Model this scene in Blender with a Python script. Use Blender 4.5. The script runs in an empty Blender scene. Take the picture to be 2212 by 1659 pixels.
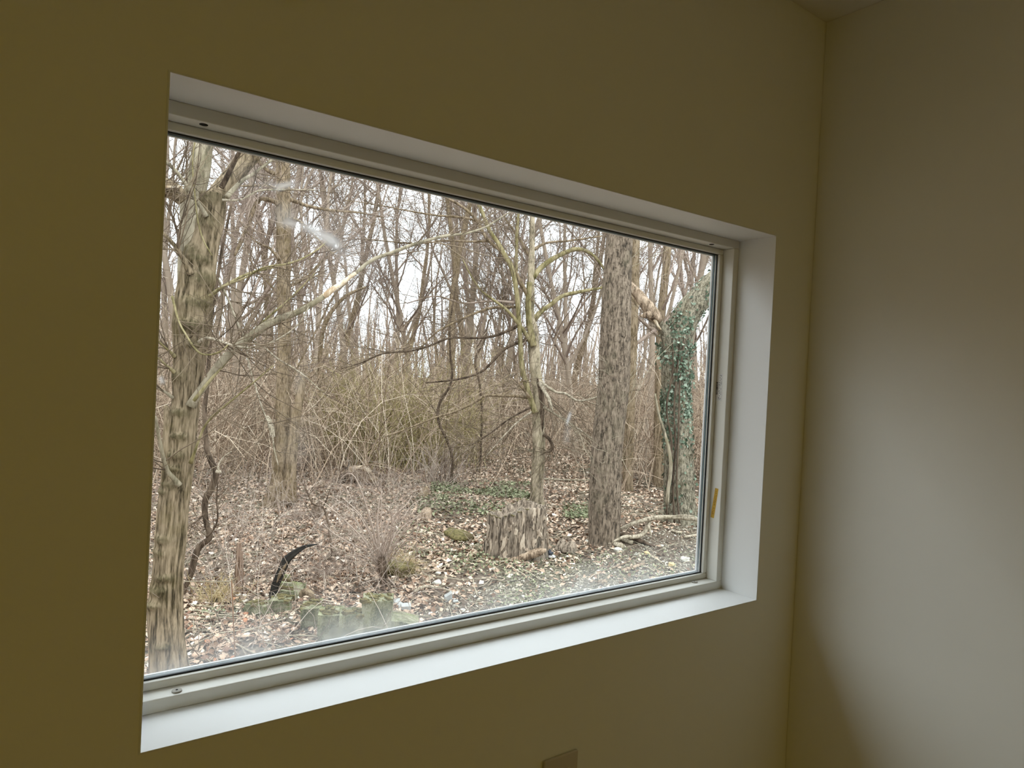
import bpy, math, random
import numpy as np
rng = np.random.default_rng(7)
random.seed(7)
scene = bpy.context.scene
COL = scene.collection

# ------------------------------------------------------------------ camera
S = 1.15                      # window opening width in metres
SILL = 1.196                  # height of the sill above the room floor
W, H, D = 1.15, 0.6615 * S, 0.092
XC, ZC = 1.1211 * S, 2.44     # room corner and ceiling
F = 1518.05
CAM = np.array([-0.1228 * S, -0.7481 * S, 0.3859 * S + SILL])
YAW, PITCH, ROLL = 0.6333, -0.0125, 0.0501
def basis():
    ca, sa, cb, sb, cc, sc = math.cos(YAW), math.sin(YAW), math.cos(PITCH), math.sin(PITCH), math.cos(ROLL), math.sin(ROLL)
    f = np.array([sa * cb, ca * cb, sb]); r0 = np.array([ca, -sa, 0.0]); u0 = np.cross(r0, f)
    return cc * r0 + sc * u0, -sc * r0 + cc * u0, f
RR, UU, FF = basis()
cam_data = bpy.data.cameras.new('camera')
cam = bpy.data.objects.new('camera', cam_data); COL.objects.link(cam)
from mathutils import Matrix
cam.matrix_world = Matrix(((RR[0], UU[0], -FF[0], CAM[0]), (RR[1], UU[1], -FF[1], CAM[1]), (RR[2], UU[2], -FF[2], CAM[2]), (0, 0, 0, 1)))
cam_data.sensor_width = 36.0
cam_data.lens = 36.0 * F / 2212.0
cam_data.clip_start = 0.02; cam_data.clip_end = 400
scene.camera = cam

# ------------------------------------------------------------------ sky (overcast, brighter towards the zenith)
SKY = 1.76
world = bpy.data.worlds.new('overcast_sky'); scene.world = world
world.use_nodes = True
wn, wl = world.node_tree.nodes, world.node_tree.links
wn.clear()
tc = wn.new('ShaderNodeTexCoord'); sep = wn.new('ShaderNodeSeparateXYZ')
mx = wn.new('ShaderNodeMath'); mx.operation = 'MAXIMUM'; mx.inputs[1].default_value = 0.0
ma = wn.new('ShaderNodeMath'); ma.operation = 'MULTIPLY_ADD'; ma.inputs[1].default_value = 1.1; ma.inputs[2].default_value = 1.0
mm_ = wn.new('ShaderNodeMath'); mm_.operation = 'MULTIPLY'; mm_.inputs[1].default_value = SKY
bg = wn.new('ShaderNodeBackground'); bg.inputs['Color'].default_value = (0.87, 0.945, 1.0, 1)
wo = wn.new('ShaderNodeOutputWorld')
wl.new(tc.outputs['Generated'], sep.inputs[0]); wl.new(sep.outputs['Z'], mx.inputs[0]); wl.new(mx.outputs[0], ma.inputs[0])
wl.new(ma.outputs[0], mm_.inputs[0]); wl.new(mm_.outputs[0], bg.inputs['Strength']); wl.new(bg.outputs[0], wo.inputs[0])
scene.view_settings.view_transform = 'Standard'
scene.view_settings.look = 'None'
scene.view_settings.exposure = 0.58
scene.view_settings.gamma = 1.0
scene.view_settings.use_curve_mapping = False
scene.cycles.max_bounces = 8
scene.cycles.diffuse_bounces = 4
scene.cycles.transparent_max_bounces = 16
scene.cycles.use_denoising = True
scene.cycles.adaptive_threshold = 0.035
scene.cycles.time_limit = 1050
scene.cycles.sample_clamp_indirect = 6.0
# sampling guide for daylight entering the window (emits nothing itself)
pl = bpy.data.lights.new('window_portal', 'AREA'); pl.shape = 'RECTANGLE'; pl.size = W + 0.06; pl.size_y = H + 0.04
pl.cycles.is_portal = True
po = bpy.data.objects.new('window_portal', pl); COL.objects.link(po)
po.location = (W / 2 - 0.01, 0.142, SILL + H / 2); po.rotation_euler = (-math.pi / 2, 0, 0)
FILL_STRENGTH = 12.2                    # warm fill light added out of view behind the camera

# ------------------------------------------------------------------ helpers
def norm(a):
    return a / np.maximum(np.linalg.norm(a, axis=-1, keepdims=True), 1e-9)
def link(o, parent=None):
    COL.objects.link(o)
    if parent is not None: o.parent = parent
    return o
def tag(o, label=None, cat=None, group=None, kind=None):
    if label: o['label'] = label
    if cat: o['category'] = cat
    if group: o['group'] = group
    if kind: o['kind'] = kind
    return o
def empty(name, loc, label=None, cat=None, group=None, kind=None):
    o = bpy.data.objects.new(name, None); o.location = tuple(float(v) for v in loc); o.empty_display_size = 0.1
    link(o); return tag(o, label, cat, group, kind)
def make_mesh(name, V, Fc, mat, smooth=False):
    """Fc: list of (M,k) int arrays (tris and/or quads)"""
    V = np.asarray(V, dtype=np.float32)
    if not isinstance(Fc, list): Fc = [Fc]
    Fc = [np.asarray(f, dtype=np.int32) for f in Fc if len(f)]
    me = bpy.data.meshes.new(name)
    me.vertices.add(len(V)); me.vertices.foreach_set('co', V.ravel())
    nl = sum(f.size for f in Fc); npoly = sum(len(f) for f in Fc)
    me.loops.add(nl); me.polygons.add(npoly)
    me.loops.foreach_set('vertex_index', np.concatenate([f.ravel() for f in Fc]))
    tot = np.concatenate([np.full(len(f), f.shape[1], np.int32) for f in Fc])
    st = np.concatenate([[0], np.cumsum(tot)[:-1]]).astype(np.int32)
    me.polygons.foreach_set('loop_start', st)
    me.polygons.foreach_set('use_smooth', np.full(npoly, bool(smooth)))
    me.update(calc_edges=True); me.validate()
    if mat: me.materials.append(mat)
    return me
def mobj(name, V, Fc, mat, parent=None, smooth=False, kind=None):
    """mesh object from world-space vertices; a child's vertices are kept relative to its thing's base"""
    V = np.asarray(V, dtype=float)
    off = None
    if parent is not None:
        p = parent; off = np.zeros(3)
        while p is not None: off += np.array(p.location); p = p.parent
        V = V - off
        o = bpy.data.objects.new(name, make_mesh(name, V, Fc, mat, smooth)); link(o, parent)
    else:
        c = V.mean(0); c[2] = V[:, 2].min()
        o = bpy.data.objects.new(name, make_mesh(name, V - c, Fc, mat, smooth)); o.location = tuple(c); link(o)
    if kind: o['kind'] = kind
    return o
class MB:
    """collects pieces of one part"""
    def __init__(s): s.V = []; s.Q = []; s.T = []; s.n = 0
    def add(s, V, Q=None, T=None):
        V = np.asarray(V, float)
        if Q is not None and len(Q): s.Q.append(np.asarray(Q, np.int64) + s.n)
        if T is not None and len(T): s.T.append(np.asarray(T, np.int64) + s.n)
        s.V.append(V); s.n += len(V); return s
    def box(s, x0, x1, y0, y1, z0, z1):
        V = [(x, y, z) for x in (x0, x1) for y in (y0, y1) for z in (z0, z1)]
        return s.add(V, [(0, 1, 3, 2), (4, 6, 7, 5), (0, 4, 5, 1), (2, 3, 7, 6), (0, 2, 6, 4), (1, 5, 7, 3)])
    def build(s, name, mat, parent=None, smooth=False, kind=None):
        Fc = []
        if s.Q: Fc.append(np.concatenate(s.Q))
        if s.T: Fc.append(np.concatenate(s.T))
        return mobj(name, np.concatenate(s.V), Fc, mat, parent, smooth, kind)
def bevel(o, w=0.002, seg=2):
    m = o.modifiers.new('bevel', 'BEVEL'); m.width = w; m.segments = seg; m.limit_method = 'ANGLE'; return o

# value noise
_P = rng.random((32, 32, 32))
def vnoise(p):
    p = np.asarray(p, float); i = np.floor(p).astype(int); f = p - i; f = f * f * (3 - 2 * f)
    out = 0
    for dx in (0, 1):
        for dy in (0, 1):
            for dz in (0, 1):
                w = (f[..., 0] if dx else 1 - f[..., 0]) * (f[..., 1] if dy else 1 - f[..., 1]) * (f[..., 2] if dz else 1 - f[..., 2])
                out = out + w * _P[(i[..., 0] + dx) % 32, (i[..., 1] + dy) % 32, (i[..., 2] + dz) % 32]
    return out * 2 - 1

# picture ray -> world, used to measure where things stand
def ray(px, py): return FF + RR * (px - 1106) / F - UU * (py - 829.5) / F
GZ = -0.65
def gh(x, y):
    x = np.asarray(x, float); y = np.asarray(y, float)
    h = 0.07 * np.sin(x * 0.55 + 1.3) * np.sin(y * 0.48 + 0.4) + 0.03 * np.sin(x * 1.7 + y * 1.1) + 0.02 * np.sin(x * 3.1 - y * 2.3)
    # low heap of soil and chips in front of the ivy tree
    h = h + 0.16 * np.exp(-(((x - 7.6) / 1.6) ** 2 + ((y - 6.4) / 1.2) ** 2))
    far = np.clip((np.hypot(x, y) - 30) / 40, 0, 1)
    return GZ + h * 1.0 + far * 0.8
def G(px, py, dz=0.0):
    d = ray(px, py); z = GZ
    for _ in range(12):
        t = (z - CAM[2]) / d[2]; p = CAM + d * t; z = float(gh(p[0], p[1]))
    p[2] = z + dz; return p
def depth_of(p): return float((np.asarray(p) - CAM) @ FF)
def at(px, py, depth): return CAM + ray(px, py) * depth
def on_plane(px, py, axis, val):
    d = ray(px, py); return CAM + d * ((val - CAM[axis]) / d[axis])

def catmull(P, n):
    P = np.asarray(P, float); k = len(P)
    if k == 2: return P[0] + (P[1] - P[0]) * np.linspace(0, 1, n)[:, None]
    Q = np.vstack([2 * P[0] - P[1], P, 2 * P[-1] - P[-2]])
    L = np.concatenate([[0], np.cumsum(np.linalg.norm(np.diff(P[:, :2], axis=0), axis=1) + 1e-6)])
    t = np.interp(np.linspace(0, L[-1], n), L, np.arange(k))
    i = np.minimum(t.astype(int), k - 2); u = (t - i)[:, None]
    a, b, c, d = Q[i], Q[i + 1], Q[i + 2], Q[i + 3]
    return 0.5 * (2 * b + (c - a) * u + (2 * a - 5 * b + 4 * c - d) * u ** 2 + (3 * b - a - 3 * c + d) * u ** 3)
def ppath(pts, depth, depth_end=None, n=40):
    """pts (px, py, half width px) measured on the photo, carried to the given distance -> world path and radii"""
    C = catmull(pts, n)
    dd = np.linspace(depth, depth if depth_end is None else depth_end, n)
    P = np.array([at(C[i, 0], C[i, 1], dd[i]) for i in range(n)])
    return P, np.maximum(C[:, 2], 0.3) * dd / F
def tubes(P, R, m=5, cap=False):
    """P (N,K,3), R (N,K) -> verts, quads"""
    P = np.asarray(P, float); R = np.asarray(R, float)
    N, K, _ = P.shape
    T = np.empty_like(P); T[:, 1:-1] = P[:, 2:] - P[:, :-2]; T[:, 0] = P[:, 1] - P[:, 0]; T[:, -1] = P[:, -1] - P[:, -2]
    T = norm(T)
    mean = norm(P[:, -1] - P[:, 0])
    ref = np.where((np.abs(mean[:, 2:3]) > 0.8), np.array([[1.0, 0, 0]]), np.array([[0, 0, 1.0]]))[:, None, :]
    A = norm(np.cross(T, np.broadcast_to(ref, T.shape))); B = np.cross(T, A)
    th = np.arange(m) * 2 * np.pi / m
    V = P[:, :, None, :] + R[:, :, None, None] * (np.cos(th)[None, None, :, None] * A[:, :, None, :] + np.sin(th)[None, None, :, None] * B[:, :, None, :])
    idx = np.arange(N * K * m).reshape(N, K, m); nx = np.roll(idx, -1, axis=2)
    Q = np.stack([idx[:, :-1], nx[:, :-1], nx[:, 1:], idx[:, 1:]], -1).reshape(-1, 4)
    return V.reshape(-1, 3), Q
def tube1(P, R, m=8, disp=None, capped=True):
    """one detailed tube; disp(theta(m), s(K), P) -> (K,m) radial factor"""
    P = np.asarray(P, float); R = np.asarray(R, float); K = len(P)
    T = np.gradient(P, axis=0); T = norm(T)
    mean = norm((P[-1] - P[0])[None])[0]
    ref = np.array([1.0, 0, 0]) if abs(mean[2]) > 0.75 else np.array([0, 0, 1.0])
    A = norm(np.cross(T, ref[None])); B = np.cross(T, A)
    th = np.arange(m) * 2 * np.pi / m
    rad = np.repeat(R[:, None], m, 1)
    s = np.concatenate([[0], np.cumsum(np.linalg.norm(np.diff(P, axis=0), axis=1))])
    if disp is not None: rad = rad * disp(th[None, :], s[:, None], R[:, None])
    V = P[:, None, :] + rad[..., None] * (np.cos(th)[None, :, None] * A[:, None, :] + np.sin(th)[None, :, None] * B[:, None, :])
    V = V.reshape(-1, 3)
    idx = np.arange(K * m).reshape(K, m); nx = np.roll(idx, -1, 1)
    Q = np.stack([idx[:-1], nx[:-1], nx[1:], idx[1:]], -1).reshape(-1, 4)
    Tt = []
    if capped:
        V = np.vstack([V, P[:1], P[-1:]]); c0, c1 = K * m, K * m + 1
        Tt = [(c0, nx[0, j], idx[0, j]) for j in range(m)] + [(c1, idx[-1, j], nx[-1, j]) for j in range(m)]
    return V, Q, np.array(Tt, int).reshape(-1, 3)
def add_tube(name, P, R, mat, parent, m=8, disp=None, kind=None):
    V, Q, T = tube1(P, R, m, disp)
    return mobj(name, V, [Q, T] if len(T) else [Q], mat, parent, True, kind)
def kids(P, R, n, lmin, lmax, ang=(35, 70), K=5, wob=0.18, trop=0.05, tmin=0.2, tmax=1.0, rscale=0.6, rmax=1.0, tip=0.3, g=None, down=0.0):
    """grow n child shoots off a batch of paths"""
    g = g or rng
    N, Kp, _ = P.shape
    i0 = g.integers(0, N, n); t = g.uniform(tmin, tmax, n) * (Kp - 1.001); i = t.astype(int); f = (t - i)[:, None]
    a, b = P[i0, i], P[i0, i + 1]; st = a + (b - a) * f; tan = norm(b - a)
    r = (R[i0, i] * (1 - f[:, 0]) + R[i0, i + 1] * f[:, 0])
    v = g.normal(size=(n, 3)); v -= (v * tan).sum(1, keepdims=True) * tan; v = norm(v)
    an = np.radians(g.uniform(*ang, n))[:, None]
    d = np.cos(an) * tan + np.sin(an) * v
    L = g.uniform(lmin, lmax, n)[:, None] * (1.15 - 0.6 * (t / Kp))[:, None]
    out = np.empty((n, K, 3)); out[:, 0] = st
    for k in range(1, K):
        d = norm(d + wob * g.normal(size=(n, 3)) + np.array([0, 0, trop - down * k / K]))
        out[:, k] = out[:, k - 1] + d * L / (K - 1)
    r0 = np.minimum(r * rscale, rmax)
    RR_ = r0[:, None] * np.linspace(1, tip, K)[None]
    return out, RR_

# ------------------------------------------------------------------ materials
def mat_new(name, rough=0.8, spec=0.3):
    m = bpy.data.materials.new(name); m.use_nodes = True
    b = m.node_tree.nodes['Principled BSDF']; b.inputs['Roughness'].default_value = rough; b.inputs['Specular IOR Level'].default_value = spec
    return m, m.node_tree.nodes, m.node_tree.links, b
def coords(n, l, scale=(1, 1, 1), kind='Object'):
    t = n.new('ShaderNodeTexCoord'); mp = n.new('ShaderNodeMapping'); mp.inputs['Scale'].default_value = scale
    l.new(t.outputs[kind], mp.inputs[0]); return mp.outputs[0]
def noise(n, l, vec, scale, detail=4, rough=0.55):
    t = n.new('ShaderNodeTexNoise'); t.inputs['Scale'].default_value = scale; t.inputs['Detail'].default_value = detail; t.inputs['Roughness'].default_value = rough
    l.new(vec, t.inputs['Vector']); return t.outputs['Fac']
def ramp(n, l, fac, stops):
    r = n.new('ShaderNodeValToRGB'); cr = r.color_ramp
    while len(cr.elements) < len(stops): cr.elements.new(0.5)
    for e, (p, c) in zip(cr.elements, stops): e.position = p; e.color = (*c, 1) if len(c) == 3 else c
    l.new(fac, r.inputs[0]); return r.outputs[0]
def mixc(n, l, fac, a, b):
    m = n.new('ShaderNodeMix'); m.data_type = 'RGBA'
    if isinstance(fac, (int, float)): m.inputs[0].default_value = fac
    else: l.new(fac, m.inputs[0])
    for s, v in ((6, a), (7, b)):
        if isinstance(v, tuple): m.inputs[s].default_value = (*v, 1)
        else: l.new(v, m.inputs[s])
    return m.outputs[2]
def bump(n, l, b, h, strength=0.5, dist=0.01):
    bp = n.new('ShaderNodeBump'); bp.inputs['Strength'].default_value = strength; bp.inputs['Distance'].default_value = dist
    l.new(h, bp.inputs['Height']); l.new(bp.outputs[0], b.inputs['Normal'])
def plain(name, col, rough=0.6, var=0.06, scale=8.0, spec=0.3, bmp=0.0):
    m, n, l, b = mat_new(name, rough, spec)
    v = coords(n, l); f = noise(n, l, v, scale)
    c = ramp(n, l, f, [(0.3, tuple(x * (1 - var) for x in col)), (0.7, tuple(min(1, x * (1 + var)) for x in col))])
    l.new(c, b.inputs['Base Color'])
    if bmp: bump(n, l, b, f, bmp, 0.004)
    return m
def bark(name, dark, mid, light, scale=14.0, stretch=0.16, moss=None, moss_amt=0.5, bstr=0.8, bdist=0.012, fine=60.0):
    m, n, l, b = mat_new(name, 0.92, 0.15)
    v = coords(n, l, (1, 1, stretch)); vi = coords(n, l)
    f1 = noise(n, l, v, scale, 6, 0.65); f2 = noise(n, l, v, fine, 3)
    add = n.new('ShaderNodeMath'); add.operation = 'MULTIPLY_ADD'; add.inputs[1].default_value = 0.45; l.new(f2, add.inputs[0]); l.new(f1, add.inputs[2])
    c = ramp(n, l, add.outputs[0], [(0.58, dark), (0.69, mid), (0.83, light)])
    if moss:
        mk = ramp(n, l, noise(n, l, vi, 3.2, 5, 0.7), [(0.5, (0, 0, 0)), (0.68, (moss_amt,) * 3)])
        c = mixc(n, l, mk, c, moss)
    l.new(c, b.inputs['Base Color']); bump(n, l, b, add.outputs[0], bstr, bdist)
    return m
def island(name, stops, rough=0.85, patch=None, patch_scale=0.35, trans=None):
    """one random colour for each loose piece (leaf, twig)"""
    m, n, l, b = mat_new(name, rough, 0.15)
    g = n.new('ShaderNodeNewGeometry')
    c = ramp(n, l, g.outputs['Random Per Island'], stops)
    if patch:
        mk = ramp(n, l, noise(n, l, coords(n, l), patch_scale, 4, 0.6), [(0.45, (0, 0, 0)), (0.62, (0.8, 0.8, 0.8))])
        c = mixc(n, l, mk, c, patch)
    l.new(c, b.inputs['Base Color']); return m

M = {}
M['paint'] = plain('wall_paint', (0.90, 0.895, 0.845), 0.55, 0.015, 3, 0.35)
M['ceil'] = plain('ceiling_paint', (0.88, 0.87, 0.81), 0.8, 0.015, 3, 0.2)
M['gloss'] = plain('trim_paint_white', (0.84, 0.85, 0.85), 0.42, 0.012, 4, 0.4)
M['vinyl'] = plain('window_vinyl', (0.80, 0.795, 0.75), 0.38, 0.02, 6, 0.4)
M['vinyl_out'] = plain('outer_vinyl', (0.82, 0.84, 0.86), 0.4, 0.02, 6, 0.4)
M['gasket'] = plain('gasket_rubber', (0.012, 0.016, 0.02), 0.45, 0.1, 30)
M['spacer'] = plain('spacer_grey', (0.16, 0.22, 0.25), 0.4, 0.1, 30)
M['hole'] = plain('hole_dark', (0.006, 0.006, 0.006), 0.9, 0.1, 30)
M['screw'] = plain('screw_cap_plastic', (0.36, 0.34, 0.30), 0.5, 0.1, 60)
M['label_yellow'] = plain('label_gold', (0.60, 0.37, 0.055), 0.45, 0.12, 120)
M['label_white'] = plain('label_white', (0.80, 0.80, 0.79), 0.5, 0.03, 60)
M['ink'] = plain('ink_black', (0.03, 0.03, 0.03), 0.6, 0.1, 60)
M['ink_brown'] = plain('ink_brown', (0.25, 0.13, 0.02), 0.6, 0.1, 60)
M['outlet'] = plain('outlet_plastic', (0.62, 0.56, 0.47), 0.35, 0.02, 20, 0.45)
M['oak_floor'] = plain('oak_floor', (0.56, 0.39, 0.15), 0.4, 0.15, 2)
M['ochre'] = plain('ochre_paint', (0.68, 0.58, 0.32), 0.6, 0.02, 3)
def glass_mat():
    m = bpy.data.materials.new('window_glass'); m.use_nodes = True
    n, l = m.node_tree.nodes, m.node_tree.links; n.clear()
    out = n.new('ShaderNodeOutputMaterial')
    tr = n.new('ShaderNodeBsdfTransparent'); tr.inputs[0].default_value = (0.98, 0.99, 0.985, 1)
    gl = n.new('ShaderNodeBsdfGlossy'); gl.inputs['Roughness'].default_value = 0.0
    fr = n.new('ShaderNodeFresnel'); fr.inputs[0].default_value = 1.45
    mk = n.new('ShaderNodeMath'); mk.operation = 'MULTIPLY'; mk.inputs[1].default_value = 0.35; l.new(fr.outputs[0], mk.inputs[0])
    m1 = n.new('ShaderNodeMixShader'); l.new(mk.outputs[0], m1.inputs[0]); l.new(tr.outputs[0], m1.inputs[1]); l.new(gl.outputs[0], m1.inputs[2])
    # dust film: rises out of the bottom edge of the pane, plus a few wiped smears
    tl = n.new('ShaderNodeBsdfTranslucent'); tl.inputs[0].default_value = (0.85, 0.87, 0.88, 1)
    t = n.new('ShaderNodeTexCoord'); sx = n.new('ShaderNodeSeparateXYZ'); l.new(t.outputs['Object'], sx.inputs[0])
    def math_(op, a, b=None, c=None, clamp=False):
        q = n.new('ShaderNodeMath'); q.operation = op; q.use_clamp = clamp
        for i, v in enumerate((a, b, c)):
            if v is None: continue
            if isinstance(v, (int, float)): q.inputs[i].default_value = v
            else: l.new(v, q.inputs[i])
        return q.outputs[0]
    mp = n.new('ShaderNodeMapping'); mp.inputs['Scale'].default_value = (1, 1, 1); l.new(t.outputs['Object'], mp.inputs[0])
    nz = n.new('ShaderNodeTexNoise'); nz.inputs['Scale'].default_value = 9; nz.inputs['Detail'].default_value = 6; l.new(mp.outputs[0], nz.inputs[0])
    X, Z = sx.outputs['X'], sx.outputs['Z']
    band = math_('SUBTRACT', 1.0, math_('DIVIDE', math_('SUBTRACT', Z, math_('MULTIPLY', nz.outputs['Fac'], 0.05)), 0.10), None, True)
    film = math_('MULTIPLY', math_('POWER', band, 1.5), math_('MULTIPLY', nz.outputs['Fac'], 0.6))
    tot = film
    GY = 0.1245
    def seg(p, q, w, amt, stretch=22):
        """soft smear along a segment given by two picture points on the pane"""
        a = on_plane(*p, 1, GY); b = on_plane(*q, 1, GY)
        ax, az, bx, bz = a[0] - W / 2, a[2] - SILL, b[0] - W / 2, b[2] - SILL
        Ls = math.hypot(bx - ax, bz - az); ux, uz = (bx - ax) / Ls, (bz - az) / Ls
        dx = math_('SUBTRACT', X, ax); dz = math_('SUBTRACT', Z, az)
        al = math_('ADD', math_('MULTIPLY', dx, ux), math_('MULTIPLY', dz, uz))
        ac = math_('ABSOLUTE', math_('SUBTRACT', math_('MULTIPLY', dx, uz), math_('MULTIPLY', dz, ux)))
        fall = math_('SUBTRACT', 1.0, math_('DIVIDE', ac, w), None, True)
        mid = math_('ABSOLUTE', math_('SUBTRACT', al, Ls / 2))
        e = math_('SUBTRACT', 1.0, math_('DIVIDE', math_('SUBTRACT', mid, Ls * 0.25), Ls * 0.35), None, True)
        n2 = n.new('ShaderNodeTexNoise'); n2.inputs['Scale'].default_value = stretch; n2.inputs['Detail'].default_value = 3; l.new(t.outputs['Object'], n2.inputs[0])
        return math_('MULTIPLY', math_('MULTIPLY', math_('MULTIPLY', fall, e), n2.outputs['Fac']), amt)
    for p, q, w, amt in [((600, 478), (690, 494), 0.010, 0.7), ((655, 485), (735, 530), 0.012, 0.9), ((700, 505), (760, 570), 0.016, 0.35),
                         ((588, 412), (640, 390), 0.007, 0.6), ((560, 398), (650, 400), 0.006, 0.35), ((590, 455), (640, 470), 0.02, 0.4),
                         ((1233, 890), (1224, 918), 0.006, 0.9), ((1228, 915), (1222, 960), 0.012, 0.25), ((346, 812), (352, 830), 0.005, 0.7),
                         ((520, 350), (560, 420), 0.03, 0.12), ((700, 430), (800, 640), 0.06, 0.10), ((640, 900), (650, 1010), 0.035, 0.12), ((655, 800), (640, 850), 0.01, 0.2)]:
        tot = math_('ADD', tot, seg(p, q, w, amt))
    tot = math_('MINIMUM', tot, 0.62)
    m2 = n.new('ShaderNodeMixShader'); l.new(tot, m2.inputs[0]); l.new(m1.outputs[0], m2.inputs[1]); l.new(tl.outputs[0], m2.inputs[2])
    l.new(m2.outputs[0], out.inputs[0]); return m
M['glass'] = glass_mat()

# bark, twigs and ground
M['bark_left'] = bark('bark_grey_ridged', (0.034, 0.025, 0.013), (0.155, 0.115, 0.070), (0.286, 0.217, 0.140), 34, 0.11, (0.116, 0.088, 0.029), 0.45, 0.9, 0.012, 90)
M['bark_pale'] = bark('bark_pale_smooth', (0.091, 0.077, 0.052), (0.200, 0.166, 0.114), (0.309, 0.261, 0.185), 16, 0.2, (0.182, 0.153, 0.078), 0.4, 0.35, 0.006, 60)
M['bark_oak'] = bark('bark_oak_plates', (0.037, 0.028, 0.020), (0.125, 0.093, 0.066), (0.222, 0.171, 0.125), 26, 0.3, (0.092, 0.082, 0.048), 0.4, 1.0, 0.014, 70)
M['bark_ivy'] = bark('bark_dark_grey', (0.048, 0.040, 0.027), (0.133, 0.115, 0.080), (0.285, 0.247, 0.179), 34, 0.4, (0.109, 0.085, 0.038), 0.5, 0.9, 0.01, 110)
M['bark_mid'] = bark('bark_brown_grey', (0.068, 0.048, 0.028), (0.170, 0.122, 0.076), (0.262, 0.196, 0.128), 20, 0.2, (0.121, 0.086, 0.029), 0.5, 0.7, 0.01, 80)
M['bark_green'] = bark('bark_green_smooth', (0.089, 0.074, 0.030), (0.187, 0.154, 0.075), (0.303, 0.248, 0.138), 10, 0.25, (0.152, 0.122, 0.039), 0.5, 0.35, 0.006, 50)
M['bark_small'] = bark('bark_small_tree', (0.085, 0.069, 0.044), (0.258, 0.208, 0.141), (0.429, 0.351, 0.248), 9, 0.3, (0.152, 0.139, 0.061), 0.5, 0.3, 0.006, 60)
M['bark_dark'] = bark('bark_dark_brown', (0.023, 0.015, 0.009), (0.065, 0.044, 0.029), (0.116, 0.082, 0.056), 18, 0.2, None, 0, 0.7, 0.008, 80)
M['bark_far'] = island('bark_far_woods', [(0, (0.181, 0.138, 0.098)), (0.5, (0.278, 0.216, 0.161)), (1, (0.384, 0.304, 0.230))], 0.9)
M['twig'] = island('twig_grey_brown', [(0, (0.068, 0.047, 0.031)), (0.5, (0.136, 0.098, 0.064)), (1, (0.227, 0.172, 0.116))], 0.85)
M['twig_pale'] = island('twig_pale', [(0, (0.160, 0.135, 0.090)), (0.6, (0.300, 0.256, 0.180)), (1, (0.420, 0.363, 0.262))], 0.8)
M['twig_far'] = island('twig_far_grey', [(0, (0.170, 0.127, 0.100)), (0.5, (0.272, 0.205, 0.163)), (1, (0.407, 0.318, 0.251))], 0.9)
M['brush'] = island('brush_stems', [(0, (0.115, 0.075, 0.048)), (0.4, (0.32, 0.228, 0.158)), (0.8, (0.50, 0.385, 0.275)), (1, (0.66, 0.545, 0.42))], 0.85)
M['brush_olive'] = island('brush_olive_stems', [(0, (0.147, 0.117, 0.037)), (0.5, (0.304, 0.250, 0.106)), (1, (0.473, 0.394, 0.212))], 0.85)
M['bramble'] = island('bramble_stems', [(0, (0.134, 0.088, 0.068)), (0.5, (0.290, 0.217, 0.171)), (1, (0.476, 0.403, 0.331))], 0.85)
M['litter'] = island('dry_leaf_litter', [(0, (0.077, 0.044, 0.026)), (0.15, (0.183, 0.106, 0.066)), (0.45, (0.335, 0.228, 0.157)), (0.78, (0.467, 0.348, 0.253)), (0.95, (0.590, 0.465, 0.359)), (1, (0.691, 0.600, 0.506))], 0.8)
M['chips'] = island('pale_chips', [(0, (0.135, 0.113, 0.081)), (0.4, (0.270, 0.239, 0.180)), (0.8, (0.414, 0.369, 0.288)), (1, (0.594, 0.549, 0.468))], 0.85)
M['green_leaf'] = island('small_green_leaves', [(0, (0.07, 0.08, 0.04)), (0.5, (0.155, 0.165, 0.085)), (1, (0.30, 0.30, 0.18))], 0.6)
M['ivy'] = island('ivy_leaves', [(0, (0.04, 0.06, 0.036)), (0.5, (0.10, 0.135, 0.085)), (1, (0.26, 0.30, 0.225))], 0.45)
M['grass_dry'] = island('dry_grass', [(0, (0.24, 0.17, 0.07)), (0.6, (0.42, 0.32, 0.17)), (1, (0.55, 0.46, 0.28))], 0.8)
M['raw_wood'] = bark('raw_wood', (0.306, 0.211, 0.126), (0.468, 0.360, 0.243), (0.594, 0.504, 0.387), 16, 0.15, None, 0, 0.4, 0.006, 80)
M['limb_pale'] = bark('limb_tan_mottled', (0.10, 0.08, 0.055), (0.27, 0.222, 0.158), (0.42, 0.36, 0.275), 40, 0.5, (0.17, 0.145, 0.085), 0.6, 0.4, 0.004, 130)
M['rot_wood'] = bark('rotten_wood', (0.07, 0.046, 0.03), (0.20, 0.14, 0.092), (0.36, 0.27, 0.19), 18, 0.2, None, 0, 0.9, 0.012, 80)
M['stump_bark'] = bark('stump_weathered', (0.041, 0.031, 0.022), (0.153, 0.115, 0.084), (0.306, 0.242, 0.180), 26, 0.14, (0.090, 0.085, 0.068), 0.6, 1.0, 0.02, 90)
M['stump_plate'] = bark('stump_bark_plate', (0.119, 0.085, 0.061), (0.281, 0.212, 0.153), (0.425, 0.348, 0.264), 22, 0.2, None, 0, 0.8, 0.01, 90)
M['moss'] = bark('moss_yellow_green', (0.040, 0.034, 0.013), (0.097, 0.081, 0.030), (0.158, 0.127, 0.056), 30, 1.0, (0.086, 0.059, 0.038), 0.8, 0.9, 0.01, 150)
M['concrete'] = bark('mossy_concrete', (0.050, 0.053, 0.025), (0.145, 0.141, 0.081), (0.260, 0.247, 0.170), 7, 0.6, (0.120, 0.136, 0.030), 0.85, 0.5, 0.006, 120)
M['slate'] = plain('grey_slate', (0.30, 0.30, 0.28), 0.7, 0.2, 14, 0.3, 0.3)
M['rubber'] = plain('black_rubber', (0.022, 0.020, 0.017), 0.55, 0.5, 14)
M['rust'] = plain('rusty_rod', (0.20, 0.115, 0.065), 0.8, 0.3, 30)
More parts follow.
